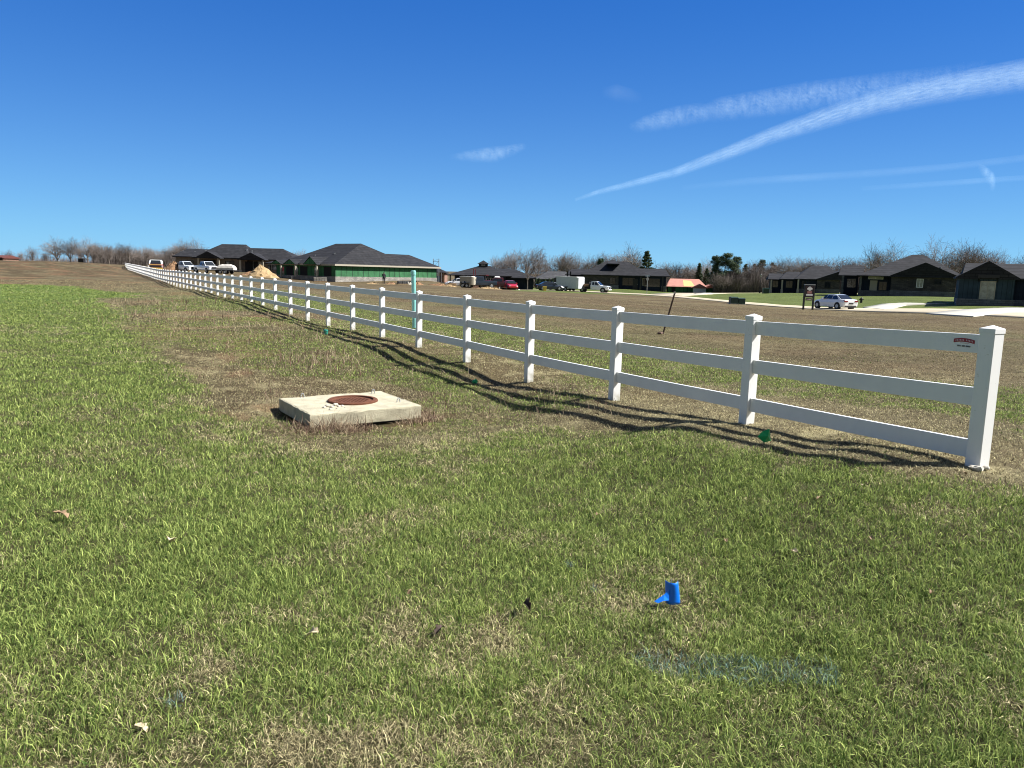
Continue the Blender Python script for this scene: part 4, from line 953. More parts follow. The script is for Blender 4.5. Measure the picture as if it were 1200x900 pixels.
# ------------------------------------------------------------------ vehicles
def wheel(parent, x, y, r, w=.2):
    m = MB(); m.tube((x, y-w/2, r), (x, y+w/2, r), r, n=20); t = m.build('tyre', M['tyre'], parent)
    s = 1 if y > 0 else -1; m = MB(); m.tube((x, y+s*(w/2-.01), r), (x, y+s*(w/2+.012), r), r*.62, r*.55, n=14); m.build('rim', M['rim'], t)
def section(x, hw, z0, z1, cham=.08, tw=None):
    tw = hw if tw is None else tw
    return [(x, -hw+cham*.6, z0), (x, hw-cham*.6, z0), (x, hw, z0+cham), (x, hw, z0+(z1-z0)*.6), (x, tw, z1-cham*.3), (x, tw-cham, z1), (x, -tw+cham, z1), (x, -tw, z1-cham*.3), (x, -hw, z0+(z1-z0)*.6), (x, -hw, z0+cham)]
def sedan(px, py, D, yaw, paint, label, L=4.6):
    x = lat(px, D); e = empty('parked_car', (x, D, ground(x, D)+.05), yaw, label, 'car')
    m = MB(); S = L/4.6
    m.loft([section(a*S, b, c, d, tw=t) for a, b, c, d, t in ((-2.3, .70, .42, .86, .66), (-2.22, .84, .30, .98, .76), (-1.7, .90, .22, 1.02, .80), (-.9, .91, .20, .98, .84), (.3, .91, .20, .95, .84), (1.1, .90, .20, .93, .80), (1.8, .86, .22, .82, .72), (2.22, .74, .28, .66, .60), (2.3, .60, .36, .58, .5))])
    m.build('body', paint, e, smooth=False, bevel=.02)
    m = MB(); m.loft([[(a*S, -b, z), (a*S, b, z), (c*S, d, z2), (c*S, -d, z2)] for a, b, z, c, d, z2 in ((-1.75, .76, .97, -1.7, .74, .99), (-1.0, .80, .95, -.98, .58, 1.40), (-.55, .8, .95, -.55, .60, 1.45), (.25, .8, .94, .22, .60, 1.42), (1.15, .76, .90, 1.1, .7, .93))])
    m.build('cabin', paint, e, smooth=False, bevel=.03)
    for s in (-1, 1):
        for a0, a1, b0, b1 in ((-1.35, -.58, -1.02, -.56), (-.5, .28, -.5, .14), (.33, .98, .24, .42)):
            g = MB(); p = [(a0*S, s*.815, 1.0), (a1*S, s*.815, .985), (b1*S, s*.64, 1.34), (b0*S, s*.64, 1.345 if a0 > -1 else 1.31)]
            g.add(p+[(a, b-s*.05, c) for a, b, c in p], [(0, 1, 2, 3), (7, 6, 5, 4), (0, 4, 5, 1), (1, 5, 6, 2), (2, 6, 7, 3), (3, 7, 4, 0)]); g.build('side_window', M['glass'], e)
    for nm, p in (('rear_window', [(-1.66*S, -.66, 1.03), (-1.66*S, .66, 1.03), (-1.05*S, .53, 1.385), (-1.05*S, -.53, 1.385)]), ('windscreen', [(1.10*S, -.68, .965), (1.10*S, .68, .965), (.33*S, .55, 1.40), (.33*S, -.55, 1.40)])):
        d = -.03 if 'rear' in nm else .03; g = MB(); g.add([(a+d, b, c+.02) for a, b, c in p]+[(a-d, b, c-.03) for a, b, c in p], [(0, 1, 2, 3), (7, 6, 5, 4), (0, 4, 5, 1), (1, 5, 6, 2), (2, 6, 7, 3), (3, 7, 4, 0)]); g.build(nm, M['glass'], e)
    for s in (-1, 1):
        g = MB(); g.box((-2.33*S, min(s*.42, s*.80), .76), (-2.12*S, max(s*.42, s*.80), .90)); g.build('tail_lamp', M['redlamp'], e)
        g = MB(); g.box((2.12*S, min(s*.4, s*.70), .56), (2.27*S, max(s*.4, s*.70), .68)); g.build('headlight', M['headlamp'], e)
        g = MB(); g.box((.55*S, s*.92-.09, .95), (.75*S, s*.92+.09, 1.08)); g.build('mirror', paint, e)
    g = MB(); g.box((-2.33*S, -.26, .55), (-2.22*S, .26, .68)); g.build('number_plate', M['black'], e)
    g = MB(); g.box((-2.30*S, -.66, .22), (-2.05*S, .66, .36)); g.build('rear_bumper', M['black'], e)
    for xx in (-1.42*S, 1.38*S):
        for s in (-1, 1):
            a = MB(); a.tube((xx, s*.72, .34), (xx, s*.918, .34), .385, n=18); a.build('wheel_arch', M['black'], e)
            w = empty_part(e); wheel(e, xx, s*.83, .325)
    return e
def empty_part(e): return e
def pickup(px, D, yaw, paint, label, flatbed=False, L=5.6, name='pickup_truck'):
    x = lat(px, D); e = empty(name, (x, D, ground(x, D)+.04), yaw, label, 'truck'); W = .97
    m = MB(); m.loft([section(a, b, c, d, tw=t) for a, b, c, d, t in (((-2.8, .95, .5, 1.18, .93) if not flatbed else (-.35, .95, .5, 1.18, .93)), (-.3, W, .42, 1.2, .95), (.9, W, .42, 1.2, .93), (1.2, W, .42, 1.18, .90), (2.5, .94, .42, 1.12, .84), (2.78, .88, .45, 1.02, .8))]); m.build('body', paint, e, bevel=.02)
    c0 = -.75 if not flatbed else -.35
    m = MB(); m.loft([[(a, -b, z), (a, b, z), (c, d, z2), (c, -d, z2)] for a, b, z, c, d, z2 in ((c0, .90, 1.15, c0+.04, .88, 1.2), (c0+.03, .90, 1.15, c0+.1, .72, 1.85), (.2, .9, 1.15, .2, .75, 1.9), (.75, .9, 1.15, .68, .74, 1.87), (1.45, .88, 1.12, 1.4, .84, 1.18))]); m.build('cabin', paint, e, bevel=.03)
    for s in (-1, 1):
        for a0, a1, b0, b1 in ((c0+.18, .28, c0+.22, .26), (.36, 1.12, .34, .68)):
            if flatbed and a0 < .3: a0, b0 = max(a0, -.1), max(b0, -.05)
            g = MB(); p = [(a0, s*.905, 1.27), (a1, s*.905, 1.25), (b1, s*.785, 1.72), (b0, s*.785, 1.74)]
            g.add(p+[(a, b-s*.06, c) for a, b, c in p], [(0, 1, 2, 3), (7, 6, 5, 4), (0, 4, 5, 1), (1, 5, 6, 2), (2, 6, 7, 3), (3, 7, 4, 0)]); g.build('side_window', M['glass'], e)
        g = MB(); g.box((2.68, min(s*.5, s*.86), .82), (2.83, max(s*.5, s*.86), 1.02)); g.build('headlight', M['headlamp'], e)
        g = MB(); g.box((.85, s*1.08-.09, 1.2), (1.0, s*1.08+.09, 1.42)); g.build('mirror', M['black'], e)
        if not flatbed: g = MB(); g.box((-2.84, min(s*.8, s*.92), .85), (-2.75, max(s*.8, s*.92), 1.1)); g.build('tail_lamp', M['redlamp'], e)
    p = [(1.40, -.76, 1.22), (1.40, .76, 1.22), (.74, .66, 1.80), (.74, -.66, 1.80)]
    g = MB(); g.add([(a+.04, b, c+.03) for a, b, c in p]+[(a-.03, b, c-.03) for a, b, c in p], [(0, 1, 2, 3), (7, 6, 5, 4), (0, 4, 5, 1), (1, 5, 6, 2), (2, 6, 7, 3), (3, 7, 4, 0)]); g.build('windscreen', M['glass'], e)
    g = MB(); g.box((2.72, -.48, .62), (2.85, .48, 1.0)); g.build('grille', M['black'], e)
    g = MB(); g.box((2.6, -.9, .42), (2.95, .9, .60)); g.build('bumper', M['rim'] if not flatbed else paint, e)
    if flatbed:
        g = MB(); g.box((-2.9, -1.05, .85), (-.4, 1.05, .95)); g.box((-2.8, -.4, .5), (-.3, .4, .85)); g.build('flat_bed', M['black'], e)
        g = MB(); g.box((-.62, -1.0, .95), (-.55, 1.0, 1.75)); g.build('headboard', M['black'], e)
        g = MB(); g.box((-1.6, -.8, .95), (-.7, .8, 1.35)); g.build('tool_box', M['earth'], e)
    else:
        g = MB(); g.box((-2.7, -.8, 1.12), (-.8, .8, 1.205)); g.build('load_bed', M['black'], e)
    for xx in (-1.85, 1.85):
        for s in (-1, 1):
            if not (flatbed and xx < 0): a = MB(); a.tube((xx, s*.8, .40), (xx, s*.978, .40), .47, n=18); a.build('wheel_arch', M['black'], e)
            wheel(e, xx, s*.88, .39, .24)
    return e
sedan(980, 362, 75, R(108), M['carwhite'], 'white four door saloon car seen from behind on the concrete road beside the dark sign')
pickup(696.5, 129, R(-22), M['carwhite'], 'white flatbed pickup truck with black bed in front of the long dark house', flatbed=True)
pickup(242, 127, R(-42), M['carwhite'], 'white double cab pickup parked in front of the tan brick house')
pickup(216, 130, R(-35), M['carwhite'], 'small white work truck half hidden behind the fence beside the tan earth heap', flatbed=True)
pickup(561, 118, R(200), M['carblue'], 'dark pickup truck parked among the building clutter below the pavilion roof')
pickup(585, 120, R(180), M['maroon'], 'maroon pickup truck parked beside the bright red car')
sedan(598, 338, 119, R(-75), M['carred'], 'bright red car facing the camera beside the maroon pickup', L=4.4)
sedan(645, 341, 124, R(10), M['carblue'], 'dark blue car parked beside the yellow box left of the white trailer', L=4.6)
sedan(655.5, 341, 139, R(-40), M['carwhite'], 'white car mostly hidden between the dark blue car and the white trailer', L=4.3)
sedan(537, 333, 126, R(185), M['carwhite'], 'small white car parked left of the cream box trailer under the pavilion', L=4.4)
def box_trailer(px, D, yaw, L, H, W, mt, label, name='box_trailer'):
    x = lat(px, D); e = empty(name, (x, D, ground(x, D)+.04), yaw, label, 'trailer')
    m = MB(); m.loft([[(-L/2, -W/2, .45), (-L/2, W/2, .45), (-L/2, W/2, H), (-L/2, -W/2, H)], [(L/2-.3, -W/2, .45), (L/2-.3, W/2, .45), (L/2-.3, W/2, H), (L/2-.3, -W/2, H)], [(L/2, -W/2+.2, .45), (L/2, W/2-.2, .45), (L/2, W/2-.2, H-.12), (L/2, -W/2+.2, H-.12)]]); m.build('body', mt, e, bevel=.03)
    m = MB(); m.box((-L/2-.02, -W/2-.02, H-.06), (L/2-.3, W/2+.02, H+.03)); m.build('roof_rail', M['white'], e)
    m = MB(); m.box((-L/2-.02, -W/2+.08, .55), (-L/2, W/2-.08, H-.15)); m.build('rear_door', mt, e)
    m = MB(); m.tube((L/2, 0, .48), (L/2+1.1, 0, .45), .06, n=6); m.build('tow_bar', M['black'], e)
    for s in (-1, 1):
        m = MB(); m.box((-L*.12-.75, s*(W/2+.1)-.12, .70), (-L*.12+.85, s*(W/2+.1)+.12, .78)); m.build('mudguard', M['black'], e)
        for xx in (-L*.12-.35, -L*.12+.4): wheel(e, xx, s*(W/2+.08), .33, .2)
box_trailer(669, 130, R(-40), 4.6, 2.45, 2.2, M['trailer'], 'tall white box trailer parked behind the white flatbed truck')
box_trailer(549, 117, R(-20), 2.3, 1.75, 1.5, M['cream'], 'small cream box trailer with dark wheels below the left side of the pavilion')
# low flat trailer with wrapped load beside the left pickup
x = lat(264, 124); e = empty('flat_trailer', (x, 124, ground(x, 124)), R(-8), 'low black flat trailer parked to the right of the white double cab pickup', 'trailer')
m = MB(); m.box((-2.3, -1, .5), (2.3, 1, .62)); m.build('deck', M['black'], e); m = MB(); m.tube((-2.3, 0, .55), (-3.4, 0, .5), .06, n=6); m.build('tow_bar', M['black'], e)
for s in (-1, 1):
    for xx in (-.3, .5): wheel(e, xx, s*1.1, .33, .2)
m = MB(); zt = ground(x, 124)+.62
m.loft([[(x-1.5*a+.3, 124-.8*a, zt+z), (x+1.3*a+.3, 124-.8*a, zt+z), (x+1.3*a+.3, 124+.8*a, zt+z), (x-1.5*a+.3, 124+.8*a, zt+z)] for a, z in ((1, 0), (1.03, .35), (.8, .75), (.45, .95))]); o = m.build('wrapped_load', mat('white_tarp', (.55, .52, .48), .6, noise=.3, nscale=1.5, bump=.5, bscale=4), bevel=.05); tag(o, 'pale tarpaulin wrapped load lying on the low flat trailer', 'load')
# red white and yellow works vehicle at the far left
x = lat(183, 133); e = empty('works_vehicle', (x, 133, ground(x, 133)+.05), R(-68), 'red, white and yellow vehicle with black windows above the far end of the fence', 'vehicle')
m = MB(); m.loft([section(a, b, c, d, tw=t, cham=.1) for a, b, c, d, t in ((-2.1, .95, .45, 1.3, .9), (0, 1.15, .4, 1.35, 1.1), (1.7, 1.15, .4, 1.2, 1.05), (1.95, 1.1, .5, 1.05, 1.0))]); m.build('body', M['carred'], e, bevel=.03)
m = MB(); m.loft([section(a, b, c, d, tw=t, cham=.1) for a, b, c, d, t in ((-2.0, .95, 1.25, 1.95, .8), (.4, 1.12, 1.3, 2.05, .95), (1.0, 1.1, 1.25, 1.4, 1.0))]); m.build('cabin', M['white'], e, bevel=.03)
m = MB(); m.box((-1.9, -.9, 2.02), (.4, .9, 2.16)); m.build('roof', M['black'], e)
m = MB(); m.box((1.93, -1.0, .75), (2.02, 1.0, 1.12)); m.build('grille', M['black'], e); m = MB(); m.box((1.93, -1.18, .40), (2.15, 1.18, .68)); m.build('bumper', M['yellow'], e)
m = MB(); m.box((1.94, -1.0, 1.14), (2.0, 1.0, 1.24)); m.build('trim_bar', M['yellow'], e)
for s in (-1, 1): m = MB(); m.box((1.93, s*1.08-.1, .75), (2.03, s*1.08+.1, 1.1)); m.build('headlight', M['headlamp'], e)
p = [(1.06, -.85, 1.36), (1.06, .85, 1.36), (.46, .75, 1.95), (.46, -.75, 1.95)]; g = MB(); g.add([(a+.05, b, c+.03) for a, b, c in p]+[(a-.03, b, c-.03) for a, b, c in p], [(0, 1, 2, 3), (7, 6, 5, 4), (0, 4, 5, 1), (1, 5, 6, 2), (2, 6, 7, 3), (3, 7, 4, 0)]); g.build('windscreen', M['glass'], e)
for xx in (-1.4, 1.3):
    for s in (-1, 1): wheel(e, xx, s*1.05, .42, .26)
# red telehandler among the clutter
x = lat(567, 126); e = empty('telehandler', (x, 126, ground(x, 126)), R(160), 'dark red lift machine with raised mast in front of the pavilion', 'forklift')
m = MB(); m.loft([section(a, b, c, d) for a, b, c, d in ((-2.0, .8, .6, 1.5), (-.5, .9, .5, 1.5), (1.6, .85, .5, 1.1))]); m.build('body', M['maroon'], e, bevel=.03)
for a, b in ((-.6, -.6), (.5, -.6), (.5, .6), (-.6, .6)): m = MB(); m.tube((a, b, 1.4), (a*.8, b*.85, 2.3), .05, n=6); m.build('cab_pillar', M['black'], e)
m = MB(); m.box((-.65, -.65, 2.28), (.55, .65, 2.4)); m.build('cab_roof', M['maroon'], e)
for s in (-1, 1): m = MB(); m.tube((1.75, s*.4, .3), (1.7, s*.4, 3.3), .07, n=6); m.build('mast_rail', M['maroon'], e); m = MB(); m.box((1.8, s*.35-.06, .35), (2.9, s*.35+.06, .42)); m.build('fork', M['black'], e)
m = MB()
for z in (.8, 1.9, 3.2): m.box((1.66, -.4, z), (1.76, .4, z+.1))
m.build('mast_bar', M['maroon'], e)
for xx in (-1.3, 1.0):
    for s in (-1, 1): wheel(e, xx, s*.85, .48, .32)

# ------------------------------------------------------------------ street furniture
def sign_board():
    D = 72; x = lat(949.5, D); z = ground(x, D); e = empty('road_sign_frame', (x, D, z), R(6), 'dark two post estate sign with white oval and hanging panel left of the white car', 'sign'); W = .47; H = 2.35
    for s in (-1, 1): m = MB(); m.box((s*W-.07, -.07, -.4), (s*W+.07, .07, H)); m.build('post', M['black'], e)
    m = MB(); m.box((-W-.07, -.09, H), (W+.07, .09, H+.08)); m.build('top_rail', M['galv'], e)
    m = MB(); m.box((-W+.08, -.05, 1.18), (W-.08, .05, H-.08)); p = m.build('panel', mat('dark_plum_panel', (.035, .015, .02), .5), e)
    m = MB(); m.tube((0.0, -.05, H-.33), (0, -.075, H-.33), .20, n=20); m.add([(-.26, -.078, H-.28), (.26, -.078, H-.28), (.26, -.078, H-.42), (-.26, -.078, H-.42)], [(0, 1, 2, 3)]); m.build('emblem', M['white'], p)
    m = MB(); m.box((-.22, -.075, 1.55), (.22, -.05, 1.78)); m.build('picture', mat('dusty_pink', (.35, .16, .15), .6), p)
    m = MB(); m.box((-.33, -.085, 1.35), (.33, -.05, 1.50)); m.build('pale_lettering', M['white'], p)
    m = MB(); m.box((-.30, -.04, .88), (.30, .04, 1.1)); q = m.build('hanging_panel', mat('plum_grey', (.06, .04, .055), .5), e); m = MB(); m.box((-.24, -.06, .96), (.24, -.04, 1.02)); m.build('pale_lettering', M['stickpale'], q)
sign_board()
def lamp_post(px, D, ytop, label):
    x = lat(px, D); z = ground(x, D); H = hz(px, ytop, D)-z; e = empty('lamp_post', (x, D, z), 0, label, 'street lamp', None)
    m = MB(); m.tube((0, 0, -.3), (0, 0, H-.7), .09, .06, n=8); m.tube((0, 0, 0), (0, 0, .5), .16, .12, n=8); m.build('pole', M['black'], e)
    m = MB(); m.tube((0, 0, H-.7), (0, 0, H-.2), .16, .26, n=8); m.build('lantern', M['litglass'], e); m = MB(); m.tube((0, 0, H-.2), (0, 0, H), .30, .05, n=8); m.build('lantern_cap', M['black'], e)
lamp_post(891.5, 158, 320.8, 'black lamp post with small lantern left of the stepped dark house')
# transformer cabinets
for (pa_, pb_, lab) in ((857, 865.5, 'dark green utility cabinet at the road edge, left one of the touching pair'), (866, 874, 'dark green utility cabinet at the road edge, slightly lower right one of the touching pair')):
    D = 83.5; x0, x1 = lat(pa_, D), lat(pb_, D); z = ground((x0+x1)/2, D); w = (x1-x0)/2; H = .80 if pa_ < 860 else .72
    e = empty('utility_cabinet', ((x0+x1)/2, D, z), 0, lab, 'utility cabinet', None)
    m = MB(); m.prism([(-.45, -.1), (.45, -.1), (.45, H*.9), (.3, H), (-.45, H)], -w, w, 'x'); m.v = [(a, -b, c) for a, b, c in m.v]; o = m.build('body', M['darkgreen'], e, bevel=.02)
    m = MB(); m.box((-w+.05, -.47, .08), (-.01, -.45, H*.85)); m.box((.01, -.47, .08), (w-.05, -.45, H*.85)); m.build('door', M['darkgreen'], e)
    m = MB(); m.box((-w-.08, -.6, -.15), (w+.08, .55, .04)); m.build('pad', M['drive'], e)
D = 140; x = lat(898.5, D); e = empty('utility_cabinet', (x, D, ground(x, D)), 0, 'teal green utility cabinet on the lawn below the lamp post', 'utility cabinet')
m = MB(); m.box((-.55, -.4, -.1), (.55, .4, 1.0)); m.build('body', mat('teal_green_metal', (.01, .06, .05), .5), e, bevel=.03); m = MB(); m.box((-.5, -.43, .1), (.5, -.4, .9)); m.build('door', M['darkgreen'], e)
# fire hydrant
D = 86; x = lat(1011.5, D); e = empty('fire_hydrant', (x, D, ground(x, D)), 0, 'small black fire hydrant on the lawn right of the white car', 'hydrant')
m = MB(); m.tube((0, 0, -.1), (0, 0, .5), .13, n=12); m.tube((0, 0, .5), (0, 0, .62), .15, .05, n=12); m.build('barrel', M['black'], e)
m = MB(); m.tube((-.24, 0, .40), (.24, 0, .40), .07, n=10); m.build('nozzle', M['black'], e)
# street name sign in front of the long house
D = 122; x = lat(759, D); z = ground(x, D); Ht = hz(759, 322, D)-z; e = empty('street_sign', (x, D, z), 0, 'thin metal post with small pale street name plates before the long dark house', 'sign')
m = MB(); m.tube((0, 0, -.2), (0, 0, Ht), .045, n=8); m.build('pole', M['galv'], e)
m = MB(); m.box((-.36, -.02, Ht-.28), (.36, .02, Ht-.02)); m.build('name_plate', mat('blue_grey_plate', (.18, .24, .30), .5), e); m = MB(); n8 = [(.21*math.cos(t), Ht-.68+.30*math.sin(t)) for t in np.arange(8)*math.pi/4+math.pi/8]; m.prism(n8, -.07, -.05); m.build('back_plate', M['galv'], e)
# portable toilet, yellow box
D = 124; x = lat(583, D); e = empty('portable_toilet', (x, D, ground(x, D)-.1), 0, 'white upright site cabin standing behind the maroon pickup', 'toilet cabin')
H_ = hz(583, 323.8, D)-ground(x, D)+.1; m = MB(); m.box((-.45, -.5, 0), (.45, .5, H_-.15)); m.build('body', M['white'], e, bevel=.03); m = MB(); m.loft([[(-.5, -.55, H_-.15), (.5, -.55, H_-.15), (.5, .55, H_-.15), (-.5, .55, H_-.15)], [(-.3, -.3, H_), (.3, -.3, H_), (.3, .3, H_), (-.3, .3, H_)]]); m.build('roof', M['white'], e); m = MB(); m.box((-.35, -.53, .1), (.35, -.5, H_-.3)); m.build('door', M['galv'], e)
D = 117; x = lat(638.8, D); e = empty('yellow_bin', (x, D, ground(x, D)), R(10), 'upright yellow plastic box standing at the left end of the dark blue car', 'box')
m = MB(); m.loft([[(-.22, -.2, 0), (.22, -.2, 0), (.22, .2, 0), (-.22, .2, 0)], [(-.27, -.25, .62), (.27, -.25, .62), (.27, .25, .62), (-.27, .25, .62)]]); m.build('body', M['yellow'], e); m = MB(); m.box((-.3, -.28, .62), (.3, .28, .70)); m.build('lid', M['yellow'], e)
# heaps of earth and sand
def heap(name, px, D, w, hgt, dpt, mt, label, seed, cat='heap', skew=0):
    x = lat(px, D); z = ground(x, D); rr = np.random.default_rng(seed); n, k = 26, 9; rings = []
    for i in range(k+1):
        t = i/k; r = 1-t**.9*.97; rings.append([(x+skew*t+math.cos(a)*w*r*(1+.13*math.sin(3*a+seed)+.05*rr.normal()), D+math.sin(a)*dpt*r*(1+.1*rr.normal()*.5), z-.15+(hgt+.15)*(t**.85)+.05*rr.normal()) for a in np.linspace(0, 2*math.pi, n, endpoint=False)])
    m = MB(); m.loft(rings); return tag(m.build(name, mt, smooth=False), label, cat)
heap('sand_heap', 307, 124, 2.6, 2.0, 2.2, M['sand'], 'tan sand heap in front of the right porch gable of the brick house', 2, skew=-.3)
heap('sand_heap', 293, 125, 2.2, .7, 1.6, M['earth'], 'low brown skirt of earth left of the tan sand heap', 5)
heap('earth_heap', 204, 130, 2.2, 1.9, 1.8, M['earth'], 'orange brown earth heap between the works vehicle and the brick house', 7)
heap('earth_heap', 199.5, 131, 1.6, 1.5, 1.6, M['earth'], 'smaller left shoulder of orange brown earth beside the works vehicle', 8)
for k, (px, w, hh, mt, D) in enumerate([(478, 1.4, .5, 'stone', 119), (490, 1.0, .45, 'earth', 119), (515, 2.5, .4, 'earth', 121), (526, 1.6, .35, 'sand', 120), (572, 2.6, .32, 'sand', 114), (603, 1.2, .3, 'stone', 118), (458, 1.5, .3, 'earth', 118), (437, 1.6, .25, 'sand', 118)]):
    heap('rubble_heap', px, D, w, hh, 1.0, M[mt], ['pale block rubble heap before the right half of the green wall', 'brown soil heap just right of the block rubble', 'long low brown earth bank below the framed house', 'small tan sand heap between framed house and pavilion', 'low sand bank in front of the lift machine', 'low pale rubble by the red car', 'low brown soil by the dark clothed person', 'low tan soil strip at the foot of the green wall'][k], 20+k, 'heap')
# stacked pallets of stone in front of the green house
def pallet(px, D, w, d, hgt, mt, label):
    x = lat(px, D); e = empty('stone_pallet', (x, D, ground(x, D)), R(20), label, 'pallet'); m = MB()
    for k in (-1, 0, 1): m.box((-w/2, k*d*.45-.05, 0), (w/2, k*d*.45+.05, .1))
    for k in range(7): m.box((-w/2+k*w/6.5, -d/2, .1), (-w/2+k*w/6.5+.1, d/2, .13))
    m.build('base', M['lumber'], e); m = MB(); rr = random.Random(px)
    for a in range(5):
        for b in range(3):
            for c in range(int(hgt/.2)): m.box((-w/2+a*w/5+rr.uniform(0, .03), -d/2+b*d/3+rr.uniform(0, .03), .13+c*.2), (-w/2+(a+1)*w/5-.02, -d/2+(b+1)*d/3-.02, .13+(c+1)*.2-rr.uniform(.0, .03)))
    m.build('stone_blocks', M[mt], e)
pallet(375, 121.5, 2.1, 1.2, .62, 'palestone', 'pallet of pale stone blocks in front of the door nearest the house corner'); pallet(345, 126, 1.2, 1.2, .6, 'greystone', 'grey stone pallet between the two left doors of the green house'); pallet(472, 118.5, 1.6, 1.1, .5, 'greystone', 'grey block pallet in front of the green wall right of the dark clothed person'); pallet(483.5, 119.5, 1.3, 1.1, .5, 'darkstone', 'dark block pallet directly behind the teal pipe'); pallet(555, 122, 1.5, 1.0, 1.0, 'redlumber', 'stack of red brown boards left of the lift machine'); pallet(577, 123, 1.4, 1.0, .7, 'lumber', 'stack of pale lumber right of the lift machine'); pallet(530, 125, 1.2, 1.0, .6, 'lumber', 'stack of pale lumber below the left end of the pavilion')
# dark utility box on the hill
D = 155; x = lat(96, D); e = empty('hill_cabinet', (x, D, ground(x, D)), 0, 'small black box standing on the brown hill below the big bare trees', 'box'); m = MB(); m.box((-.55, -.4, -.2), (.55, .4, .75)); m.build('body', M['black'], e, bevel=.03); m = MB(); m.box((-.6, -.45, .75), (.6, .45, .82)); m.build('lid', M['black'], e)
# sapling beside the lawn
def sapling(px, D, ytop, label):
    x = lat(px, D); z = ground(x, D); H = hz(px, ytop, D)-z; e = empty('young_tree', (x, D, z), 0, label, 'tree'); m = MB(); m.tube((0, 0, -.2), (0, 0, H*.55), .09, .07, n=8); m.tube((0, 0, H*.55), (.05, 0, H), .06, .02, n=6); m.build('trunk', M['bark'], e)
    rr = random.Random(4); m = MB()
    for k in range(60):
        z0 = H*rr.uniform(.4, .95); a = rr.uniform(0, 6.28); L_ = rr.uniform(.3, .9)*(1.25-z0/H); p = (0, 0, z0); q = (math.cos(a)*L_, math.sin(a)*L_, z0+L_*1.1); m.tube(p, q, .022, .010, n=4)
        for _ in range(3): a2 = a+rr.uniform(-.8, .8); m.tube(q, (q[0]+math.cos(a2)*.25, q[1]+math.sin(a2)*.25, q[2]+.25), .012, .006, n=3)
    m.build('crown', M['twig'], e)
sapling(618.5, 122, 313.5, 'thin dark young tree standing alone left of the dark blue car')

# ------------------------------------------------------------------ person by the green house
def person():
    D = 118; x = lat(449.8, D); z = ground(x, D); H = hz(450, 318.2, D)-z; H = min(max(H, 1.6), 1.85)
    e = empty('person', (x, D, z), R(15), 'person in dark clothes standing in front of the green wall, arms at the sides', 'person')
    import bmesh
    s = H/1.75
    J = dict(pel=(0, 0, .95), belly=(0, 0, 1.12), chest=(0, .01, 1.34), neck=(0, 0, 1.50), head=(0, -.01, 1.60), top=(0, -.01, 1.70), hl=(-.10, 0, .90), kl=(-.12, -.02, .50), al=(-.12, .02, .09), fl=(-.13, -.14, .04), hr=(.10, 0, .90), kr=(.11, -.03, .50), ar=(.12, .0, .09), fr=(.14, -.15, .04),
             sl=(-.20, .01, 1.42), el=(-.26, .02, 1.15), wl=(-.25, -.05, .90), gl=(-.25, -.07, .80), sr=(.20, .01, 1.42), er=(.27, .01, 1.15), wr=(.24, -.09, .93), gr=(.23, -.12, .83))
    rad = dict(pel=.155, belly=.14, chest=.165, neck=.06, head=.095, top=.085, hl=.105, kl=.07, al=.05, fl=.04, hr=.105, kr=.07, ar=.05, fr=.04, sl=.075, el=.055, wl=.04, gl=.035, sr=.075, er=.055, wr=.04, gr=.035)
    E_ = [('pel', 'belly'), ('belly', 'chest'), ('chest', 'neck'), ('neck', 'head'), ('head', 'top'), ('pel', 'hl'), ('hl', 'kl'), ('kl', 'al'), ('al', 'fl'), ('pel', 'hr'), ('hr', 'kr'), ('kr', 'ar'), ('ar', 'fr'), ('chest', 'sl'), ('sl', 'el'), ('el', 'wl'), ('wl', 'gl'), ('chest', 'sr'), ('sr', 'er'), ('er', 'wr'), ('wr', 'gr')]
    names = list(J); me = bpy.data.meshes.new('body'); me.from_pydata([tuple(c*s for c in J[k]) for k in names], [(names.index(a), names.index(b)) for a, b in E_], [])
    o = bpy.data.objects.new('body', me); COL.objects.link(o); o.parent = e; me.materials.append(M['denim']); md = o.modifiers.new('skin', 'SKIN'); 
    for i, k in enumerate(names): me.skin_vertices[0].data[i].radius = (rad[k]*s, rad[k]*s) if me.skin_vertices else None
    me.skin_vertices[0].data[0].use_root = True
    sb = o.modifiers.new('sub', 'SUBSURF'); sb.levels = 1; sb.render_levels = 1
    m = MB(); m.loft([[(.105*s*math.sin(t)*math.cos(a), (-.02+.11*math.sin(t)*math.sin(a))*s, (1.665+.075*math.cos(t))*s) for a in np.linspace(0, 2*math.pi, 10, endpoint=False)] for t in np.linspace(.3, 1.7, 5)]); m.build('cap', M['black'], e)
    m = MB(); m.loft([[(.07*s*r_*math.cos(a), (-.085+d_)*s, (1.60+.075*r_*math.sin(a))*s) for a in np.linspace(0, 2*math.pi, 10, endpoint=False)] for r_, d_ in ((1, .02), (.9, -.012), (.4, -.03))]); m.build('face', M['skin'], e)
person()
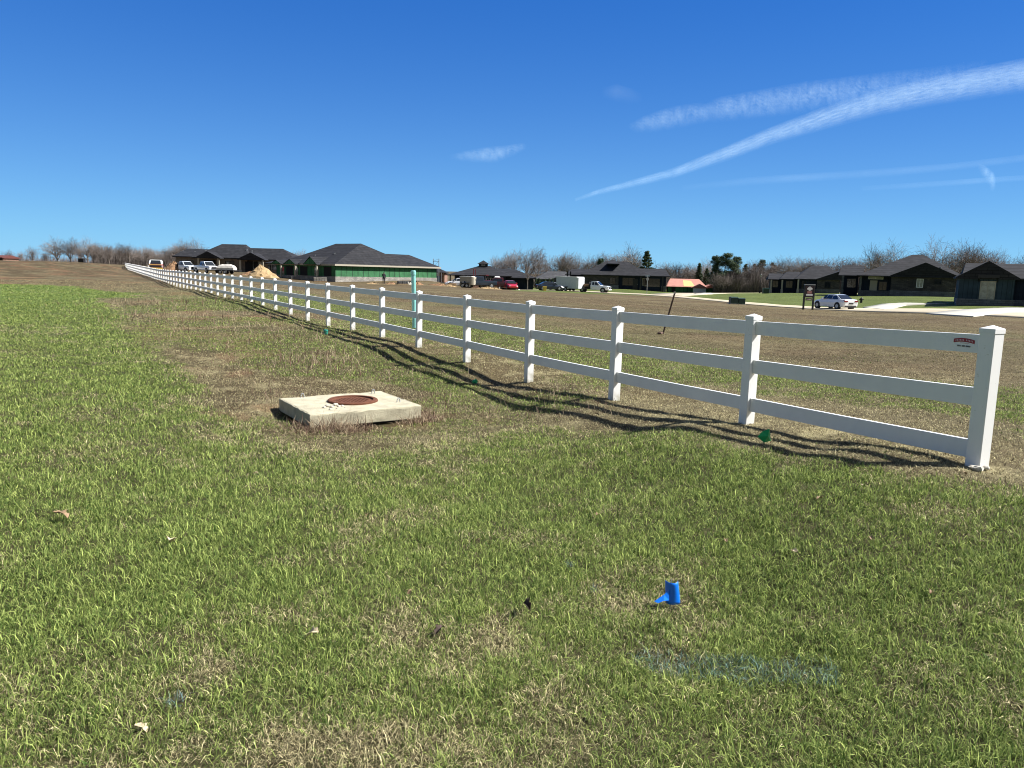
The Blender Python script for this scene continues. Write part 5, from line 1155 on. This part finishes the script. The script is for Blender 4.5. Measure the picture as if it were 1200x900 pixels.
#TREES
# ------------------------------------------------------------------ trees
class Tree:
    """trunk and limbs in one mesh, twigs (crown) in another; both built once and shared by the copies"""
    def __init__(s, seed, H, spread, upright=.5, ntw=1.0, trunk_h=.25, tw_r=.045, mt='twig', droop=0):
        rr = random.Random(seed); T = MB(); C = MB()
        def br(p, d, L, r, lev):
            n = 3 if lev < 3 else 2; q = Vector(p); dd = Vector(d).normalized(); step = L/n; rad = r
            for i in range(n):
                dd = (dd+Vector((rr.uniform(-1, 1), rr.uniform(-1, 1), rr.uniform(-.6, .8)))*.16+Vector((0, 0, upright*.10-droop))).normalized()
                q2 = q+dd*step; r2 = rad*.82
                if lev <= 2: T.tube(q, q2, rad, r2, n=5, cap=False)
                else: C.tube(q, q2, max(rad, tw_r*.45), max(r2, tw_r*.35), n=3, cap=False)
                if lev < 5:
                    k = (2 if lev < 2 else (2 if rr.random() < ntw else 1)) if i > 0 or lev > 0 else 0
                    if lev >= 3 and i == 0: k = 1
                    for _ in range(k):
                        a = rr.uniform(0, 6.283); t = rr.uniform(.45, .95)
                        o1 = dd.orthogonal().normalized(); o2 = dd.cross(o1); nd = dd*math.cos(t)+(o1*math.cos(a)+o2*math.sin(a))*math.sin(t)
                        nd.x *= spread; nd.y *= spread; br(q2, nd, L*rr.uniform(.66, .86), r2*.68, lev+1)
                q = q2; rad = r2
        th = H*trunk_h; T.tube((0, 0, -.5), (0, 0, th), H*.022, H*.018, n=7, cap=False)
        for k in range(4 if spread > .9 else 3):
            a = k*1.9+rr.uniform(-.4, .4); t = rr.uniform(.25, .6)*spread; br((0, 0, th*rr.uniform(.8, 1)), (math.cos(a)*math.sin(t), math.sin(a)*math.sin(t), math.cos(t)), H*.34, H*.017, 1)
        br((0, 0, th), (0, 0, 1), H*.36, H*.019, 1)
        s.h = H; s.T = T; s.C = C; s.mt = mt
        zs = [v[2] for v in C.v]; s.top = sorted(zs)[int(len(zs)*.985)]
        s.made = None
    def place(s, name, x, y, z, H, rz, sx, label, group):
        k = H/s.top
        if s.made is None:
            e = empty(name, (x, y, z), rz, label, 'tree', group); s.T.build('trunk', M['bark'], e); s.C.build('crown', M[s.mt], e); e.scale = (k*sx, k*sx, k); s.made = e; return e
        return dup(s.made, (x, y, z), rz, (k*sx, k*sx, k), label, group)
def evergreen(seed, H, kind):
    rr = random.Random(seed); rng = np.random.default_rng(seed); T = MB(); T.tube((0, 0, -.5), (0, 0, H*.96), H*.02, H*.003, n=7); P = []
    def tuft(c, r, n, stretch):
        for _ in range(n):
            v = rng.normal(0, 1, 3); v /= np.linalg.norm(v); q = c+v*r*rng.random()**.5*stretch; P.append((q, v))
    if kind == 'pine':                                         # open whorls with visible sky between
        nb = 46
        for k in range(nb):
            t = .18+.80*k/nb; a = k*2.4+rr.uniform(-.3, .3); L = H*.26*(1.05-t)**.6*rr.uniform(.6, 1.15)*(.65 if t > .85 else 1)
            p = Vector((0, 0, H*t)); q = p+Vector((math.cos(a)*L, math.sin(a)*L, L*rr.uniform(.05, .35))); T.tube(p, q, .05*H/12, .015, n=4, cap=False)
            for j in range(5): c = np.array(p.lerp(q, .35+.65*j/4)); tuft(c, H*.035, 60, np.array([1, 1, .6]))
    elif kind == 'spire':
        nb = 70
        for k in range(nb):
            t = .06+.92*k/nb; a = k*2.4+rr.uniform(-.3, .3); L = H*.16*(1.02-t)**.8*rr.uniform(.7, 1.15)
            p = Vector((0, 0, H*t)); q = p+Vector((math.cos(a)*L, math.sin(a)*L, -L*.15)); T.tube(p, q, .03, .01, n=4, cap=False)
            for j in range(4): tuft(np.array(p.lerp(q, .25+.75*j/3)), H*.025, 40, np.array([1, 1, .8]))
    else:                                                      # broad clumpy old pine
        cl = []
        for k in range(40):
            t = rr.uniform(.28, .97); a = rr.uniform(0, 6.28); L = H*.30*math.sin(min(1, (1.08-t)*1.9)*1.4)*rr.uniform(.35, 1.1)
            p = Vector((0, 0, H*(t-.08))); q = Vector((math.cos(a)*L, math.sin(a)*L, H*t)); T.tube(p, q, .07*H/12, .02, n=4, cap=False); tuft(np.array(q), H*rr.uniform(.06, .11), 330, np.array([1.15, 1.15, .65]))
    n = len(P); C_ = np.array([p for p, _ in P]); N = np.array([v for _, v in P]); s = H*.012
    u = np.cross(N, rng.normal(0, 1, (n, 3))); u /= np.linalg.norm(u, axis=1)[:, None]; w = np.cross(N, u)
    V_ = np.stack([C_-u*s*.5, C_+u*s*.5, C_+w*s*2.0+N*s], 1).reshape(-1, 3); o = np_mesh('crown', V_, None, np.arange(n*3).reshape(n, 3), None, M['needle'])
    e = empty('evergreen_tree', (0, 0, 0), 0); T.build('trunk', M['bark'], e); o.parent = e; return e
BT = [Tree(1, 12, 1.15, .45, .6), Tree(2, 12, 1.0, .8, .7), Tree(3, 12, .75, 1.1, .7, trunk_h=.3), Tree(4, 12, 1.25, .3, .62, trunk_h=.18), Tree(5, 12, .9, .9, .65, mt='twigred'), Tree(6, 12, .7, 1.2, .8, mt='twigred', trunk_h=.12)]
print('tree tris', [(len(t.T.f), len(t.C.f)) for t in BT])
ORD = 'first second third fourth fifth sixth seventh eighth ninth tenth eleventh twelfth thirteenth fourteenth fifteenth sixteenth seventeenth eighteenth nineteenth twentieth'.split()
ORD += ['twenty-'+o for o in ORD[:9]]+['thirtieth']+['thirty-'+o for o in ORD[:9]]
def row(items, where, group, seed, name='bare_tree'):
    rr = random.Random(seed); items = sorted(items)
    for i, (px, ytop, D, k, sx) in enumerate(items):
        x = lat(px, D); z = ground(x, D)-.1; H = hz(px, ytop, D)-z; desc = {0: 'wide grey', 1: 'rounded grey', 2: 'upright grey', 3: 'spreading grey', 4: 'brown', 5: 'narrow brown'}[k]
        BT[k].place(name, x, D, z, max(H, 2.5), rr.uniform(0, 6.28), sx*rr.uniform(.95, 1.05), '%s leafless tree, %s from left %s' % (desc, ORD[i], where), group)
rr = random.Random(31)
# left hill row
it = [(38, 290, 215, 1, .9), (68, 280.5, 190, 3, 1.1), (83, 280.5, 188, 1, 1.15), (103, 281, 190, 3, 1.05), (117, 285, 196, 4, 1.0), (152, 286.5, 195, 0, 1.0), (141, 288, 205, 4, 1), (128, 288, 200, 5, 1.1), (172, 289.5, 200, 2, 1.1), (-20, 291, 215, 0, 1), (10, 294, 225, 1, 1), (24, 295, 232, 4, 1), (53, 297, 235, 5, 1.1), (162, 292, 205, 5, 1.1), (183, 292, 205, 0, 1.1), (195, 291, 208, 4, 1.1), (208, 290, 212, 5, 1.1), (110, 287, 205, 5, 1.1), (95, 289, 205, 4, 1.0), (-60, 290, 210, 3, 1)]
row(it, 'on the left hill', 'bare trees on the left hill', 1)
row([(217, 283, 215, 1, 1.1), (230, 282.5, 215, 3, .9), (205, 287, 212, 0, 1), (354, 294.5, 200, 1, 1), (349, 297, 205, 5, 1)], 'behind the tan brick house', 'bare trees behind the brick house', 2)
it = [(590, 299, 215, 1, 1.0), (603, 295.5, 210, 2, 1.15), (617, 292, 205, 0, .85), (630, 298, 212, 1, .9), (584, 303, 230, 0, .9), (641, 305, 228, 4, .9), (655, 297.5, 205, 2, 1.1), (664, 299.5, 205, 5, 1.1), (675, 300.5, 208, 1, .9), (686, 302, 208, 4, 1), (697, 303, 210, 5, 1.1), (708, 301, 212, 1, 1), (719, 298.5, 214, 0, .9), (730, 296.5, 212, 2, 1.1), (739, 291.5, 208, 3, .8), (748, 299, 214, 1, .9)]
row(it, 'behind the pavilion and long house', 'bare trees behind the middle houses', 3)
it = [(x_, y_+rr.uniform(-1, 1), 290+rr.uniform(-15, 15), rr.choice([2, 5, 4, 1]), 1.15) for x_, y_ in ((776, 311), (784, 312), (793, 309.5), (801, 313), (809, 312), (817, 313), (825, 307), (832, 309))]
row(it, 'behind the salmon roofed house', 'bare trees behind the salmon roofed house', 4)
it = [(x_, y_+rr.uniform(-1.5, 1.5), 235+rr.uniform(-15, 15), rr.choice([4, 5, 0, 1]), 1.15) for x_, y_ in ((880, 308), (892, 307), (903, 306), (915, 305.5), (927, 306), (938, 304.5), (949, 306), (960, 305), (972, 303), (984, 306), (996, 306), (1008, 305), (1018, 306))]
row(it, 'behind the stepped dark house', 'bare trees behind the stepped house', 5)
it = [(843, 318, 225, 5, 1.2), (852, 315, 222, 4, 1.2), (861, 316, 222, 5, 1.2), (870, 314, 222, 4, 1.2), (848, 322, 215, 0, 1.2), (866, 322, 215, 4, 1.2), (878, 317, 220, 5, 1.2)]
row(it, 'in the thicket below the pines', 'bare trees in the brown thicket', 6)
it = [(1030, 291, 165, 2, 1.0), (1047, 288.5, 150, 3, .85), (1096, 284.5, 150, 3, .75), (1110, 300, 185, 1, 1), (1130, 286, 150, 2, 1.0), (1138, 291, 155, 1, 1.0), (1148, 297, 165, 0, .9), (1168, 296, 165, 1, .8), (1198, 298, 160, 0, .8), (1120, 300, 175, 5, 1.1), (1157, 299, 172, 4, 1), (1240, 290, 150, 3, 1), (1275, 288, 150, 1, 1)]
row(it, 'behind the two right hand houses', 'bare trees behind the right hand houses', 7)
# evergreens
ev = {k: evergreen(i+3, 12, k) for i, k in enumerate(('pine', 'spire', 'clump'))}; used = set()
for kind, px, yt, D, sx, lab in [('pine', 757, 293.5, 190, 1.0, 'single open branched green pine above the right end of the long dark house roof'), ('clump', 703, 303, 195, .7, 'dark evergreen peeping over the left slope of the long house roof'), ('spire', 718.5, 304.5, 188, 1.3, 'small dark conifer tip behind the ridge of the long dark house'),
                                ('spire', 819, 308, 250, 1.3, 'narrow dark conifer behind the salmon roofed house'), ('pine', 828, 314, 245, .9, 'low dark conifer at the left foot of the pine group'), ('clump', 837, 300, 225, .7, 'tall ragged dark pine at the left of the pine group'), ('clump', 849, 297, 222, 1.1, 'tallest dark pine in the middle of the pine group'),
                                ('clump', 862, 301, 224, .9, 'dark pine at the right of the pine group'), ('pine', 873, 309, 235, .9, 'smaller pine right of the pine group'), ('clump', 892, 304.5, 245, .7, 'round topped dark pine between pine group and stepped house'), ('clump', 905, 308, 250, .6, 'faint dark pine showing above the brown trees left of the stepped house'), ('spire', 883, 309, 250, 1.3, 'thin dark conifer beside the round topped pine')]:
    x = lat(px, D); z = ground(x, D)-.1; k = (hz(px, yt, D)-z)/12; s = (k*sx, k*sx, k); rz = rr.uniform(0, 6)
    if kind not in used: e = ev[kind]; used.add(kind); e.location = (x, D, z); e.rotation_euler = (0, 0, rz); e.scale = s; tag(e, lab, 'tree')
    else: dup(ev[kind], (x, D, z), rz, s, lab)
# low brush and far woods, read as one mass
def brush(items, name, label, seed, col='twigred', th=.035):
    rng = np.random.default_rng(seed); V = []; 
    for (px0, px1, D0, D1, H0, H1, n) in items:
        D = rng.uniform(D0, D1, n); px = rng.uniform(px0, px1, n); x = D*(px-600)/FOC*.99-.0035*D; z = ground_np(x, D, False)
        H = rng.uniform(H0, H1, n)*(.6+.7*fbm(px, D, .08, 3, seed)); a = rng.uniform(0, 6.28, n); le = np.abs(rng.normal(0, .28, n)); w = th*rng.uniform(.6, 1.5, n)
        h0 = H*rng.uniform(0, .4, n); h1 = h0+H*rng.uniform(.4, .7, n); ox, oy = np.cos(a)*np.sin(le), np.sin(a)*np.sin(le)
        p0 = np.stack([x+ox*h0*.5, D+oy*h0*.5, z+h0], 1); p1 = np.stack([x+ox*h1, D+oy*h1, z+h1], 1); f = rng.uniform(0, 6.28, n)
        for k in range(3):
            pass
        V.append(np.stack([p0-np.stack([np.cos(f)*w, np.sin(f)*w, f*0], 1), p0+np.stack([np.cos(f)*w, np.sin(f)*w, f*0], 1), p1], 1))
    V = np.concatenate(V).reshape(-1, 3); o = np_mesh(name, V, None, np.arange(len(V)).reshape(-1, 3), None, M[col]); tag(o, label, 'woods', kind='stuff'); return o
brush([(110, 330, 205, 250, 2.2, 6, 40000), (-80, 110, 225, 270, 1.5, 4.5, 9000)], 'left_woods', 'brown leafless brush and woods behind the left hill', 5)
brush([(640, 780, 215, 250, 3, 8, 34000), (575, 640, 225, 250, 1, 4, 5000), (775, 850, 290, 330, 3, 9, 14000), (838, 905, 215, 240, 2, 7, 34000), (880, 1040, 225, 262, 4, 8.5, 50000), (1020, 1300, 190, 225, 2.5, 5.5, 34000)], 'right_woods', 'brown leafless woods and thicket behind the houses', 6)
def hedge():
    rng = np.random.default_rng(8)
    for k in range(13):
        px = 601+k*3.9+rng.uniform(-.5, .5); D = 168; x = lat(px, D); z = ground(x, D); H = 1.9*rng.uniform(.8, 1.15); n = 260
        a = rng.uniform(0, 6.28, n); t = rng.random(n); r = .42*np.sqrt(np.clip(1-t, .05, 1))*rng.uniform(.4, 1.1, n); c = np.stack([np.cos(a)*r, np.sin(a)*r, t*H], 1); v = rng.normal(0, .13, (n, 2, 3))
        V = np.stack([c, c+v[:, 0], c+v[:, 1]], 1).reshape(-1, 3); e = empty('hedge_shrub', (x, D, z), 0, 'upright dark green shrub, %s from the left in the row beside the young tree' % ORD[k], 'shrub', 'row of upright shrubs behind the young tree')
        o = np_mesh('foliage', V, None, np.arange(len(V)).reshape(-1, 3), None, M['needle']); o.parent = e; m = MB(); m.tube((0, 0, -.2), (0, 0, .6), .05, n=5); m.build('stem', M['bark'], e)
hedge()

# ------------------------------------------------------------------ contrails and wisps: thin lens shaped sheets of ice cloud, kilometres away
def cloudmat(name, dens, sc, lo, hi, stretch=(1, 1, 1)):
    m = bpy.data.materials.new(name); m.use_nodes = True; nt = m.node_tree; nt.nodes.clear(); N = nt.nodes.new; K = nt.links.new
    out = N('ShaderNodeOutputMaterial'); tr = N('ShaderNodeBsdfTransparent'); d = N('ShaderNodeBsdfDiffuse'); t = N('ShaderNodeBsdfTranslucent'); a = N('ShaderNodeAddShader')
    d.inputs[0].default_value = (.44, .56, .66, 1); t.inputs[0].default_value = (.30, .40, .48, 1); K(d.outputs[0], a.inputs[0]); K(t.outputs[0], a.inputs[1])
    at_ = N('ShaderNodeAttribute'); at_.attribute_name = 'Col'; sx = N('ShaderNodeSeparateColor'); K(at_.outputs['Color'], sx.inputs[0])
    cmb = N('ShaderNodeCombineXYZ'); K(sx.outputs[1], cmb.inputs[0]); K(sx.outputs[2], cmb.inputs[1])
    mp = N('ShaderNodeMapping'); mp.inputs['Scale'].default_value = stretch; K(cmb.outputs[0], mp.inputs[0])
    n = N('ShaderNodeTexNoise'); n.inputs['Scale'].default_value = sc; n.inputs['Detail'].default_value = 7; n.inputs['Roughness'].default_value = .62; n.inputs['Distortion'].default_value = .6; K(mp.outputs[0], n.inputs['Vector'])
    r = N('ShaderNodeMapRange'); r.inputs[1].default_value = lo; r.inputs[2].default_value = hi; K(n.outputs['Fac'], r.inputs[0])
    mu = N('ShaderNodeMath'); mu.operation = 'MULTIPLY'; K(r.outputs[0], mu.inputs[0]); K(sx.outputs[0], mu.inputs[1]); m2 = N('ShaderNodeMath'); m2.operation = 'MULTIPLY'; m2.inputs[1].default_value = dens; K(mu.outputs[0], m2.inputs[0])
    mx = N('ShaderNodeMixShader'); K(m2.outputs[0], mx.inputs[0]); K(tr.outputs[0], mx.inputs[1]); K(a.outputs[0], mx.inputs[2]); K(mx.outputs[0], out.inputs[0]); return m
def contrail(pts, H, name, label, mt, cat='contrail', thick=60, shear=0):
    """pts: (px, py, half width px, strength); centre line laid on a level sheet H metres up, given lens thickness"""
    P = np.array(pts, float); s = np.arange(len(P)); n = 90; t = np.linspace(0, len(P)-1, n); I = np.stack([np.interp(t, s, P[:, k]) for k in range(4)], 1); nc = 13; V = []; C = []
    L = 0; prev = None
    for i in range(n):
        px, py, hw, st = I[i]; j = min(i+1, n-1); k_ = max(i-1, 0); dx, dy = I[j, 0]-I[k_, 0], I[j, 1]-I[k_, 1]; l_ = math.hypot(dx, dy)+1e-6; nx_, ny_ = -dy/l_, dx/l_
        L += 0 if prev is None else math.hypot(px-prev[0], py-prev[1])/100; prev = (px, py)
        for c in range(nc):
            u_ = -1+2*c/(nc-1); v = ray(px+nx_*hw*u_+shear*u_, py+ny_*hw*u_); q = H/v[2]; V.append(v*q); C.append(((1-u_*u_)**1.7*st, L, hw*u_/100))
    V = np.array(V); C = np.array(C); top = V.copy(); u_ = np.tile(np.linspace(-1, 1, nc), n); th = thick*np.sqrt(np.clip(1-u_**2, 0, 1)); top[:, 2] += th+H*.0002; top[:, :2] *= (top[:, 2]/V[:, 2])[:, None]**0
    idx = np.arange(n*nc).reshape(n, nc); F_ = np.stack([idx[:-1, :-1], idx[:-1, 1:], idx[1:, 1:], idx[1:, :-1]], -1).reshape(-1, 4)
    o = np_mesh(name, np.concatenate([V, top]), np.concatenate([F_, F_[:, ::-1]+len(V)]), None, np.concatenate([C, C]), mt); o.location.z = EYE; tag(o, label, cat); return o
cmA = cloudmat('contrail_ice', .33, 5, .22, .85, (1.3, 8, 1)); cmB = cloudmat('wisp_ice', .21, 4.5, .30, .85, (3.2, 3.0, 1)); cmC = cloudmat('faint_ice', .07, 2, .1, .8, (.6, 3, 1))
contrail([(674, 235, 1.5, .3), (700, 226, 3, .6), (740, 216, 4.5, .6), (790, 203, 6, .7), (850, 181, 8.5, .85), (900, 161, 10, .9), (960, 141, 13, .95), (1020, 123, 15, 1), (1090, 108, 17, 1), (1150, 97, 19, 1), (1230, 84, 22, 1), (1400, 55, 27, 1)], 2600, 'contrail', 'long bright feathered contrail slanting up to the right edge of the sky', cmA)
contrail([(740, 152, 5, .2), (760, 146, 10, .7), (790, 138, 13, .8), (818, 133, 12, .6), (830, 131, 10, .15)], 2700, 'cirrus_cloud', 'short soft wisp at the left end of the upper streak', cmB, 'cloud', shear=4)
contrail([(815, 138, 8, .2), (850, 128, 15, .85), (900, 121, 17, .9), (950, 113, 18, .9), (1000, 107, 18, .75), (1060, 100, 18, .5), (1120, 92, 16, .3), (1160, 84, 14, .1)], 2750, 'contrail', 'broad combed wispy streak above the bright contrail', cmB, 'contrail', shear=5)
contrail([(528, 186, 3, .1), (550, 184, 7, .6), (575, 182, 10, .95), (598, 177, 6, .8), (614, 172, 3, .2)], 2500, 'cirrus_cloud', 'small isolated white wisp in the middle of the sky', cmB, 'cloud', shear=3)
contrail([(800, 221, 3, .2), (880, 213, 5, .7), (960, 208, 5, .8), (1040, 203, 5, .7), (1120, 196, 4, .8), (1220, 184, 4, .8), (1400, 165, 4, .7)], 2400, 'contrail', 'thin faint contrail above the lowest streak at right', cmC)
contrail([(1010, 222, 2.5, .3), (1060, 219, 3, .9), (1120, 215, 3, 1), (1160, 212, 3, 1), (1230, 208, 3, 1), (1400, 200, 3, 1)], 2350, 'contrail', 'thin lowest contrail at the right edge crossed by a hooked wisp', cmC)
contrail([(1147, 196, 3, .3), (1153, 201, 6, .9), (1160, 208, 7, 1), (1163, 216, 5, .7), (1163, 224, 3, .2)], 2450, 'cirrus_cloud', 'hooked little wisp crossing the lowest contrail', cmB, 'cloud')
contrail([(706, 110, 5, .1), (722, 110, 10, .7), (738, 114, 9, .5), (752, 117, 4, .1)], 2500, 'cirrus_cloud', 'very faint small wisp high above the left tip of the streaks', cmC, 'cloud')
SUN_E, SKY_E, EXPO = 4.4, .10, 1.3
SKY_BP, SKY_K, SKY_RP, SKY_RK, SKY_GP, SKY_GK, SKY_FILL = .40, 4.15, 2.1, .3, 1.9, .98, .36
# ------------------------------------------------------------------ camera, sky, sun
cam = bpy.data.cameras.new('camera'); co = bpy.data.objects.new('camera', cam); COL.objects.link(co); scene.camera = co
cam.sensor_width = 36; cam.lens = 36*FOC/1200; cam.clip_start = .05; cam.clip_end = 120000
Rv = Vector((1, 0, 0)); Fv = Vector((0, cP, -sP)); Uv = Vector((0, sP, cP))
xa = Rv*cR+Uv*sR; ya = Rv*-sR+Uv*cR; za = -Fv
m = Matrix((xa, ya, za)).transposed().to_4x4(); m.translation = (0, 0, EYE); co.matrix_world = m
SUN_EL, SUN_AZ = R(46), R(3)          # azimuth measured from +X towards +Y
sd = Vector((math.cos(SUN_EL)*math.cos(SUN_AZ), math.cos(SUN_EL)*math.sin(SUN_AZ), math.sin(SUN_EL)))
L = bpy.data.lights.new('sun', 'SUN'); L.energy = SUN_E; L.angle = R(.5); L.color = (1, .975, .92)
lo = bpy.data.objects.new('sun', L); COL.objects.link(lo); lo.rotation_euler = sd.to_track_quat('Z', 'Y').to_euler(); lo.location = (60, 10, 60)
w = bpy.data.worlds.new('World'); scene.world = w; w.use_nodes = True; nt = w.node_tree
sky = nt.nodes.new('ShaderNodeTexSky'); sky.sky_type = 'NISHITA'; sky.sun_disc = False; sky.sun_elevation = SUN_EL; sky.sun_rotation = math.pi/2-SUN_AZ
sky.altitude = 0; sky.air_density = .4; sky.dust_density = 0; sky.ozone_density = 3
def mth(op, a, b=None, clamp=False):
    n = nt.nodes.new('ShaderNodeMath'); n.operation = op; n.use_clamp = clamp
    for i, v in enumerate((a, b)):
        if v is None: continue
        if hasattr(v, 'links'): nt.links.new(v, n.inputs[i])
        else: n.inputs[i].default_value = v
    return n.outputs[0]
sp = nt.nodes.new('ShaderNodeSeparateColor'); nt.links.new(sky.outputs[0], sp.inputs[0]); sR_, sG_, sB_ = sp.outputs[0], sp.outputs[1], sp.outputs[2]
Bo = mth('MULTIPLY', mth('POWER', mth('MULTIPLY', sB_, .1), SKY_BP), SKY_K)
Ro = mth('MULTIPLY', mth('MULTIPLY', mth('POWER', mth('DIVIDE', sR_, sB_), SKY_RP), Bo), SKY_RK); Go = mth('MULTIPLY', mth('MULTIPLY', mth('POWER', mth('DIVIDE', sG_, sB_), SKY_GP), Bo), SKY_GK)
c0 = nt.nodes.new('ShaderNodeCombineColor'); nt.links.new(Ro, c0.inputs[0]); nt.links.new(Go, c0.inputs[1]); nt.links.new(Bo, c0.inputs[2])
tc0 = nt.nodes.new('ShaderNodeTexCoord'); sv0 = nt.nodes.new('ShaderNodeSeparateXYZ'); nt.links.new(tc0.outputs['Generated'], sv0.inputs[0])
fz = mth('EXPONENT', mth('MULTIPLY', mth('MAXIMUM', sv0.outputs[2], 0), -8.0))
cm_ = nt.nodes.new('ShaderNodeMix'); cm_.data_type = 'RGBA'; nt.links.new(fz, cm_.inputs[0]); nt.links.new(c0.outputs[0], cm_.inputs[6]); cm_.inputs[7].default_value = (1.30, 2.62, 3.8, 1)
class cc: outputs = [cm_.outputs[2]]
# whiter sky added overhead and behind the camera as fill for shaded fence faces
sky_fill = nt.nodes.new('ShaderNodeTexSky'); sky_fill.sky_type = 'NISHITA'; sky_fill.sun_disc = False; sky_fill.sun_elevation = SUN_EL; sky_fill.sun_rotation = sky.sun_rotation; sky_fill.air_density = 1; sky_fill.dust_density = 1.5; sky_fill.ozone_density = 1
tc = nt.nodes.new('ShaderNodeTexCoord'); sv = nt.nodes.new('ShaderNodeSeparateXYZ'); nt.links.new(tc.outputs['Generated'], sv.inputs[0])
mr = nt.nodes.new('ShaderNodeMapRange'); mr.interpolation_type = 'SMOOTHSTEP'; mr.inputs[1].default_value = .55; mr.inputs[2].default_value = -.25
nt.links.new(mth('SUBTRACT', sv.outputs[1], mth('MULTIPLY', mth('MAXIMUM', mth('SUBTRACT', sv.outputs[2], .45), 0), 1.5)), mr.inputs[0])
sc = nt.nodes.new('ShaderNodeVectorMath'); sc.operation = 'SCALE'; nt.links.new(sky_fill.outputs[0], sc.inputs[0]); sc.inputs['Scale'].default_value = SKY_FILL
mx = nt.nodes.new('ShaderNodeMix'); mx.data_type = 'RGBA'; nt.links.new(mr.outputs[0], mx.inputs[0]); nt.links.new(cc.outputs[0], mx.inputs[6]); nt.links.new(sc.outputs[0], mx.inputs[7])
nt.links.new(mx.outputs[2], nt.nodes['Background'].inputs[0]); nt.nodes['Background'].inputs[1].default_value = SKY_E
scene.view_settings.view_transform = 'Standard'; scene.view_settings.look = 'None'; scene.view_settings.gamma = 1; scene.view_settings.exposure = EXPO
scene.render.engine = 'CYCLES'; scene.cycles.max_bounces = 5; scene.cycles.diffuse_bounces = 3; scene.cycles.transparent_max_bounces = 16
scene.cycles.use_denoising = True
scene.cycles.filter_width = 1.05
